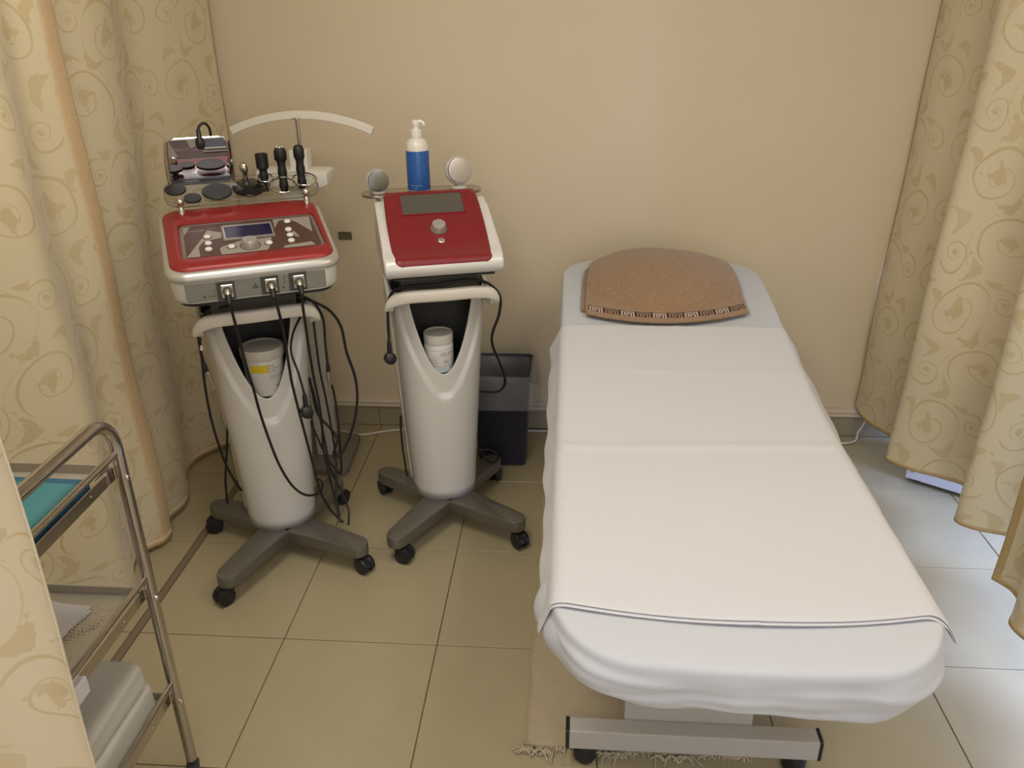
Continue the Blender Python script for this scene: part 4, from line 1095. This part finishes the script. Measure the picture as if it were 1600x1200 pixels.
# ================================================================== CABLES
CAB = {
'c1': [(-0.072,-0.262,0.994),(-0.066,-0.240,0.927),(-0.06,-0.22,0.86),(-0.052,-0.2,0.765),(-0.043,-0.18,0.695),(-0.033,-0.16,0.595),(-0.018,-0.15,0.495),(0.0,-0.14,0.404),(0.027,-0.13,0.323),(0.059,-0.12,0.274),(0.094,-0.09,0.244),(0.125,-0.04,0.228),(0.135,0.0,0.231),(0.126,0.03,0.229)],
'c2': [(0.041,-0.262,0.997),(0.05,-0.240,0.938),(0.059,-0.21,0.853),(0.064,-0.18,0.737),(0.067,-0.17,0.678),(0.076,-0.16,0.588),(0.086,-0.14,0.505),(0.099,-0.12,0.394),(0.115,-0.1,0.261),(0.142,-0.09,0.175),(0.176,-0.11,0.129)],
'c3': [(0.114,-0.262,0.993),(0.116,-0.240,0.947),(0.124,-0.18,0.846),(0.13,-0.14,0.757),(0.138,-0.1,0.657),(0.147,-0.08,0.56),(0.15,-0.06,0.467),(0.147,-0.05,0.385),(0.154,-0.05,0.288),(0.162,-0.07,0.199),(0.164,-0.12,0.138)],
'c4': [(0.113,-0.02,0.889),(0.15,-0.02,0.881),(0.192,-0.02,0.856),(0.227,-0.0,0.819),(0.251,-0.0,0.767),(0.26,0.0,0.682),(0.279,-0.0,0.59),(0.278,0.0,0.506),(0.256,-0.0,0.416),(0.217,-0.0,0.336),(0.19,0.0,0.314),(0.185,0.0,0.335),(0.2,-0.0,0.38),(0.187,0.03,0.408),(0.154,0.05,0.46),(0.147,0.06,0.535),(0.142,0.06,0.589)],
'c5': [(0.118,-0.03,0.894),(0.152,-0.03,0.887),(0.18,-0.02,0.855),(0.199,0.0,0.799),(0.197,-0.0,0.721),(0.197,-0.0,0.645)],
'c6': [(0.127,-0.06,0.843),(0.095,-0.1,0.808),(0.079,-0.135,0.764),(0.09,-0.155,0.702),(0.099,-0.16,0.633)],
'c7': [(0.169,-0.0,0.824),(0.169,-0.0,0.74),(0.171,0.0,0.631),(0.18,-0.0,0.525),(0.186,-0.0,0.415),(0.189,-0.0,0.31),(0.174,-0.03,0.206),(0.168,-0.08,0.171),(0.164,-0.12,0.14)],
'c8': [(0.205,0.02,0.568),(0.212,0.03,0.521),(0.214,0.03,0.426),(0.211,0.03,0.33),(0.206,0.03,0.24),(0.192,0.03,0.247),(0.164,0.04,0.302),(0.138,0.06,0.395),(0.131,0.08,0.427)],
'c9': [(-0.07,-0.06,0.905),(-0.106,-0.05,0.896),(-0.144,-0.02,0.865),(-0.164,0.0,0.812),(-0.167,0.02,0.723),(-0.172,0.03,0.635),(-0.173,0.04,0.544),(-0.168,0.05,0.447),(-0.153,0.06,0.329),(-0.126,0.07,0.232),(-0.105,0.08,0.205)],
'c10': [(-0.07,-0.08,0.908),(-0.104,-0.07,0.898),(-0.137,-0.05,0.873),(-0.155,-0.03,0.834),(-0.165,-0.02,0.766),(-0.161,-0.02,0.717)],
'c11': [(-0.122,0.12,0.494),(-0.130,0.13,0.429),(-0.140,0.14,0.363),(-0.153,0.15,0.289),(-0.166,0.16,0.211),(-0.172,0.16,0.125)],
'c12': [(0.146,0.04,0.559),(0.157,0.03,0.453),(0.163,0.02,0.362),(0.168,-0.0,0.273),(0.192,-0.02,0.196),(0.2,-0.06,0.167),(0.199,-0.09,0.144),(0.192,-0.1,0.109)],
'e1': [(-0.169,-0.08,0.739),(-0.168,-0.08,0.801),(-0.163,-0.08,0.857),(-0.146,-0.09,0.895),(-0.101,-0.1,0.911),(-0.027,-0.115,0.914),(0.064,-0.115,0.922),(0.127,-0.11,0.911),(0.166,-0.09,0.878),(0.186,-0.07,0.837),(0.188,-0.03,0.769),(0.172,-0.0,0.698),(0.177,0.03,0.642),(0.203,0.06,0.572),(0.226,0.08,0.504),(0.23,0.1,0.456),(0.204,0.12,0.425),(0.137,0.15,0.422)],
'e2': [(-0.140,0.1,0.381),(-0.142,0.11,0.317),(-0.140,0.12,0.24),(-0.135,0.12,0.165),(-.13,.14,.112)],
'e3': [(0.113,0.16,0.186),(0.145,0.15,0.179),(0.176,0.14,0.183),(0.204,0.15,0.16),(0.214,0.16,0.124),(0.197,0.16,0.112),(0.169,0.15,0.136),(0.143,0.15,0.177)]}
CL = {
'c1': ('black lead plugged into the left front socket, looping low across the white column', .0040),
'c2': ('black lead plugged into the middle front socket, running down to the base arm', .0040),
'c3': ('black lead plugged into the right front socket', .0040),
'c4': ('thick black cable bowing widest to the right of the left stand', .0046),
'c5': ('black lead hanging right of the left stand with a clear-sleeved jack at its end', .0040),
'c6': ('short black lead hanging over the white column, ending in a round black plug', .0036),
'c7': ('straight black lead hanging beside the right edge of the left stand', .0036),
'c8': ('black lead with a tight U bend low beside the left stand', .0034),
'c9': ('black cable bowing out along the left side of the left stand', .0040),
'c10': ('short black lead with a silver jack hanging left of the left stand', .0036),
'c11': ('thin black cord dropping to the rear left base arm of the left stand', .0036),
'c12': ('black lead crossing down to the front right base arm of the left stand', .0034),
'e1': ('black mains cord draped over the grip of the right stand, plug hanging at left', .0046),
'e2': ('short thin black cord against the left side of the right stand', .0034),
'e3': ('small black cord loop lying on the rear arm of the right stand', .0040)}
cable = {}
for k, pts in CAB.items():
    W_ = w1 if k[0] == 'c' else w2
    t = thing('cable', CL[k][0], 'cable', W_(*pts[-1]), R(A1 if k[0] == 'c' else A2), 'black cables on the left stand' if k[0] == 'c' else 'black cables on the right stand')
    o = Vector(pts[-1])
    bm = B(); tube(bm, catmull([tuple(Vector(p) - o) for p in pts], 7), CL[k][1], 8); obj('cable_sheath', bm, 'cable', t, 70)
    cable[k] = (t, o)
def on(k, name, prof, p, mat, rx=0, ry=0, n=16, sm=45):
    t, o = cable[k]; p = Vector(p) - o
    bm = B(); lathe(bm, prof, n, Matrix.Translation(p) @ TR(rx=rx, ry=ry)); return obj(name, bm, mat, t, sm)
for k, (sx, sz) in zip(('c1', 'c2', 'c3'), ((-.071, 1.002), (.041, 1.004), (.114, 1.004))):
    on(k, 'plug_shell', [(.0098, 0), (.0098, .012), (.0080, .016), (.0075, .019)], (sx, -.2475, sz), 'nickel', rx=118)
    on(k, 'strain_relief', [(.0088, .014), (.0088, .024), (.0060, .036), (.0046, .044)], (sx, -.2475, sz), 'black', rx=122)
on('c5', 'strain_relief', [(.0030, .030), (.0062, .022), (.0070, 0)], (.197, 0, .625), 'black')
on('c5', 'jack_sleeve', [(.0085, .028), (.0085, .0), (.0060, -.004), (.0040, -.012), (.0040, -.024)], (.196, 0, .598), 'nickel')
on('c10', 'strain_relief', [(.0030, .030), (.0062, .022), (.0070, 0)], (-.159, -.02, .695), 'black', ry=-10)
on('c10', 'jack_sleeve', [(.0070, .028), (.0070, .0), (.0045, -.004), (.0035, -.012), (.0035, -.030)], (-.154, -.02, .668), 'nickel', ry=-10)
on('c10', 'cable_tag', [(.0050, 0), (.0050, .016)], (-.1625, -.02, .765), 'white')
def round_plug(k, p):
    on(k, 'plug_neck', [(.0042, .062), (.0070, .052), (.0085, .022), (.0085, .010)], p, 'black')
    t, o = cable[k]
    bm = B(); lathe(bm, [(0, -.017), (.014, -.017), (.0185, -.013), (.0195, 0), (.0185, .011), (.011, .017), (0, .017)], 22, Matrix.Translation(Vector(p) - o) @ TR(rx=78, rz=8)); obj('plug_body', bm, 'black', t, 40)
round_plug('c6', (.098, -.165, .578)); round_plug('e1', (-.170, -.080, .675))

# ================================================================== WHITE STAND WITH THE CURVED BAR
t = thing('arc_stand', 'white floor stand with a curved top bar behind the left machine', 'stand', (-.955, 2.85, 0))
bm = B(); prism(bm, [(-.15, -.12), (.095, -.14), (.105, -.10), (.090, .15), (.075, .165), (-.15, .165)], 0, .03, 'z', bev=.008); obj('base_plate', bm, 'stand_base', t, 40)
bm = B(); box(bm, -.042, .030, -.03, .03, .03, 1.115, bev=.006); obj('post', bm, 'offwhite', t)
bm = B(); box(bm, -.012, .050, -.026, .026, 1.15, 1.228, bev=.003); obj('upper_block', bm, 'white', t)
bm = B(); prism(bm, [(-.135, 1.118), (-.125, 1.163), (.118, 1.163), (.122, 1.155), (.122, 1.118), (.10, 1.108), (-.13, 1.108)], -.055, .045, 'y', bev=.004, seg=2); obj('cross_box', bm, 'white', t, 40)
bm = B(); lathe(bm, [(.0075, 1.225), (.0075, 1.334)], 14, TR(.022, 0, 0)); lathe(bm, [(.018, 1.328), (.018, 1.333)], 14, TR(.022, 0, 0)); obj('stem', bm, 'chrome', t, 50)
bm = B(); rows = []
for k in range(33):
    u = -1 + 2 * k / 32; a = u * .42; Rr = .60
    cx, cz = .036 + Rr * math.sin(a), 1.341 - Rr * (1 - math.cos(a)); nx, nz = math.sin(a), math.cos(a)
    rows.append([(cx + nx * d, y, cz + nz * d) for d, y in ((-.010, -.012), (.012, -.012), (.014, -.010), (.014, .010), (.012, .012), (-.010, .012), (-.012, .010), (-.012, -.010))])
V = grid(bm, rows, closed_u=True); bm.faces.new(V[0]); bm.faces.new(V[-1]); obj('curved_bar', bm, 'cream_plastic', t, 40)

# ================================================================== WASTE BIN
bt = thing('waste_bin', 'dark navy plastic waste bin on the floor between the right stand and the bed', 'bin', (-.250, 2.89, 0), 0)
def bring(hw, hd0, hd1, z, r=.02, n=5): return [(x, y, z) for x, y in rrect(-hw, hw, hd0, hd1, r, n)]
bm = B()
loft(bm, [bring(.088, -.055, .10, .002), bring(.092, -.060, .105, .004), bring(.110, -.098, .132, .392), bring(.116, -.104, .138, .393), bring(.116, -.104, .138, .405), bring(.110, -.098, .132, .406), bring(.106, -.094, .128, .40), bring(.088, -.055, .10, .010)])
obj('bin_body', bm, 'bin', bt, 40)
bm = B(); loft(bm, [bring(.118, -.106, .140, .388), bring(.119, -.107, .141, .392), bring(.119, -.107, .141, .400), bring(.118, -.106, .140, .404)], False, False); obj('bin_rim', bm, 'bin', bt, 40)
# clear bag folded over the rim
bm = B(); rows = []; rg2 = random.Random(4)
base = rrect(-1, 1, -1, 1, .18, 9); n = len(base)
def bagring(hw, y0, y1, z, amp, k):
    out = []
    for i, (x, y) in enumerate(base):
        a = math.atan2(y, x); w = 1 + amp * (math.sin(i * 2.1 + k) * .6 + math.sin(i * 3.7 + 2 * k) * .4)
        flare = 1 + (.10 * max(0, math.cos(a)) if z < .40 and k < 5 else 0) * (.405 - z) / .13
        out.append((x * hw * w * flare, (y0 + y1) / 2 + y * (y1 - y0) / 2 * w, z + amp * .10 * math.sin(i * 1.3 + k)))
    return out
rows = [bagring(.128, -.110, .145, .268, .030, 0), bagring(.128, -.112, .147, .30, .026, .5), bagring(.126, -.114, .148, .345, .018, 1), bagring(.124, -.113, .147, .390, .006, 2), bagring(.122, -.110, .144, .408, .004, 3), bagring(.114, -.101, .135, .4085, .004, 6),
        bagring(.101, -.089, .122, .385, .03, 7), bagring(.096, -.082, .118, .34, .06, 8), bagring(.088, -.07, .11, .26, .08, 9), bagring(.08, -.05, .10, .15, .08, 10)]
loft(bm, rows, False, True)
bg_ = tag(obj('bin_bag', bm, 'film', None, 180), 'clear plastic bag lining the dark bin, folded over its rim', 'bag')
bg_.location = (-.250, 2.89, 0)

# ================================================================== CHROME TROLLEY
tx, ty0, ty1, tl = -.866, .93, 1.330, -1.22
tr = thing('trolley', 'chrome tube trolley with three perforated shelves at the left', 'trolley', (tx, ty1, 0))
O = Vector((tx, ty1, 0))
for X in (tx, tl):
    bm = B(); r_ = .07
    pts = [(X, ty1, .065), (X, ty1, .975 - r_)] + [(X, ty1 - r_ + r_ * math.cos(a), .975 - r_ + r_ * math.sin(a)) for a in np.linspace(0, math.pi / 2, 9)[1:]] + [(X, ty0 + r_ - r_ * math.sin(a), .975 - r_ + r_ * math.cos(a)) for a in np.linspace(0, math.pi / 2, 9)] + [(X, ty0, .065)]
    tube(bm, [tuple(Vector(p) - O) for p in pts], .0125, 14)
    fr_ = obj('side_frame', bm, 'tube', tr, 60)
    for y in (ty0, ty1):
        bm = B(); lathe(bm, [(.009, .045), (.009, .067)], 10, TR(X - tx, y - ty1, 0)); prism(bm, [(-.012, .05), (.02, .05), (.035, .03), (.0, .03)], -.014, .014, 'y', mtx=TR(X - tx, y - ty1, 0, rz=-70)); cs_ = obj('caster', bm, 'pocket', tr, 40)
        bm = B(); lathe(bm, [(0, -.009), (.020, -.009), (.0225, -.006), (.0225, .006), (.020, .009), (0, .009)], 18, TR(X - tx, y - ty1, 0, rz=-70) @ TR(.015, 0, .0225, rx=90)); obj('wheel', bm, 'black', cs_, 40)
zshelf = (.852, .556, .262)
for zi, z in enumerate(zshelf):
    sh = bpy.data.objects.new('shelf', None)
    # sheet with its punched holes (the perforation is real)
    bm = B(); x0, x1, y0, y1 = tl + .016, tx - .016, ty0 + .01, ty1 - .012
    vx = x0 + .040; nx_ = 33; ny_ = 37; px_ = (x1 - x0 - .08) / nx_; py_ = (y1 - y0 - .07) / ny_
    ox, oy = x0 + .04, y0 + .035
    gv = {}
    def gvert(i, j):
        if (i, j) not in gv: gv[(i, j)] = bm.verts.new((ox + i * px_ - O.x, oy + j * py_ - O.y, z))
        return gv[(i, j)]
    for i in range(nx_):
        for j in range(ny_):
            c4 = [gvert(i, j), gvert(i + 1, j), gvert(i + 1, j + 1), gvert(i, j + 1)]
            sh_ = px_ * .22 * (1 if j % 2 else -1)
            ccx, ccy, hh = ox + (i + .5) * px_ + sh_ - O.x, oy + (j + .5) * py_ - O.y, px_ * .25
            h4 = [bm.verts.new((ccx + a * hh, ccy + b_ * hh, z)) for a, b_ in ((-1, -1), (1, -1), (1, 1), (-1, 1))]
            for q in range(4): bm.faces.new((c4[q], c4[(q + 1) % 4], h4[(q + 1) % 4], h4[q]))
    # plain margin
    e = [(x0, y0), (x1, y0), (x1, y1), (x0, y1)]; ii = [(ox, oy), (ox + nx_ * px_, oy), (ox + nx_ * px_, oy + ny_ * py_), (ox, oy + ny_ * py_)]
    E_ = [bm.verts.new((p[0] - O.x, p[1] - O.y, z)) for p in e]; I_ = [bm.verts.new((p[0] - O.x, p[1] - O.y, z)) for p in ii]
    for q in range(4): bm.faces.new((E_[q], E_[(q + 1) % 4], I_[(q + 1) % 4], I_[q]))
    bpy.data.objects.remove(sh)
    sh = obj('perforated_shelf', bm, 'shelf', tr)
    for X, s in ((tx, -1), (tl, 1)):
        bm = B(); box(bm, X + s * .020 - O.x, X + s * .012 - O.x, ty0 + .006 - O.y, ty1 - .006 - O.y, z - .016, z + .012, bev=.0015, seg=1); box(bm, min(X + s * .034, X + s * .014) - O.x, max(X + s * .034, X + s * .014) - O.x, ty0 + .008 - O.y, ty1 - .008 - O.y, z - .002, z + .0015)
        obj('shelf_rail', bm, 'tube', sh)
        bm = B(); tube(bm, [(X - O.x, ty0 - O.y + .008, z + .044), (X - O.x, ty1 - O.y - .008, z + .044)], .0068, 12); obj('guard_rail', bm, 'tube', sh, 60)
        for y in (ty0 + .005, ty1 - .005):
            bm = B(); lathe(bm, [(0, -.004), (.0055, -.004), (.0062, .0), (.004, .003), (0, .0035)], 12, TR(X - O.x - s * .0125, y + (.008 if y < 1.1 else -.001) - O.y, z - .010, ry=90 * -s)); obj('bolt', bm, 'chrome', sh, 40)
        for y in (ty0 + .09, ty1 - .09):
            bm = B(); lathe(bm, [(0, -.002), (.003, -.002), (.003, .001), (0, .0014)], 10, TR(X + s * .012 - O.x, y - O.y, z - .002, ry=90 * -s)); obj('rivet', bm, 'chrome', sh, 40)
    for y in (ty1 - .012, ty0 + .010):
        bm = B(); box(bm, tl + .016 - O.x, tx - .016 - O.x, y - .0015 - O.y, y + .0015 - O.y, z - .012, z + .020, bev=.0008, seg=1); obj('shelf_lip', bm, 'shelf', sh)
# things on the trolley
t = thing('teal_pack', 'teal card pack with darker blue side on the top trolley shelf', 'pack', (-1.04, 1.12, .8536), R(-1.5))
bm = B(); box(bm, -.145, .148, -.17, .115, .024, .030, bev=.002, seg=1); obj('pack_cover', bm, 'teal', t)
bm = B(); box(bm, -.14, .150, -.168, .140, 0, .024, bev=.002, seg=1); obj('pack_body', bm, 'teal_dark', t)
t = thing('plastic_wrapper', 'crumpled clear plastic wrapper lying on the teal pack', 'wrapper', (-.985, 1.075, .8845), R(10))
bm = B(); rows = []
for j in range(12):
    v = j / 11; w = .012 + .020 * v
    rows.append([(-.045 + .09 * v + (i / 6 - .5) * .012, -.075 + .15 * v + (-.5 + i / 6) * 0 - (i / 6 - .5) * w * 1.2, .0015 + .004 * abs(math.sin(i * 2.3 + j * 1.1))) for i in range(7)])
grid(bm, rows); obj('wrapper_film', bm, 'wrap', t, 30)
t = thing('paper_sheets', 'loose white papers on the middle trolley shelf', 'paper', (-1.09, 1.16, .5578), 0)
for k, (dx, dy, rz) in enumerate(((0, 0, -14), (.012, -.01, -4))):
    bm = B(); V = grid(bm, [[(x, y, .0012 + .002 * k + .004 * max(0, (y - .05)) * 3 * 0) for x in np.linspace(-.09, .105, 8)] for y in np.linspace(-.14, .13, 8)]); xf(bm, bm.verts[:], TR(dx, dy, 0, rz=rz)); obj('paper_sheet', bm, 'paper', t, None, [('SOLIDIFY', dict(thickness=.0008, offset=1))])
t = thing('folded_towels', 'thick folded white towel bundle on the bottom trolley shelf', 'towel', (-1.03, 1.13, .2638), 0)
def pillow(bm, x0, x1, y0, y1, z0, z1, r, nz=10):
    rows = []
    for k in range(nz + 1):
        a = math.pi * k / nz - math.pi / 2; ins = r * (1 - abs(math.cos(a)) ** .55); z = (z0 + z1) / 2 + (z1 - z0) / 2 * math.sin(a)
        rows.append([(x + .004 * math.sin(y * 40 + k), y + .003 * math.sin(x * 50), z + .004 * math.sin(x * 22 + y * 17)) for x, y in rrect(x0 + ins, x1 - ins, y0 + ins, y1 - ins, .035, 6)])
    loft(bm, rows)
for k, (z0_, z1_, ex) in enumerate(((.002, .092, 0), (.088, .150, .006))):
    bm = B(); pillow(bm, -.155, .150 - ex, -.19, .168 - ex, z0_, z1_, .030); obj('towel_fold', bm, 'towel_white', t, 180)
t = thing('rail_tag', 'small white paper tag on the middle shelf rail of the trolley', 'tag', (-.861, 1.045, .560), 0)
bm = B(); box(bm, -.0012, .0, -.028, .028, -.022, .012); obj('tag_card', bm, 'paper', t)
bm = B(); box(bm, -.022, .0, -.028, .028, .012, .0132); obj('tag_fold', bm, 'paper', t)
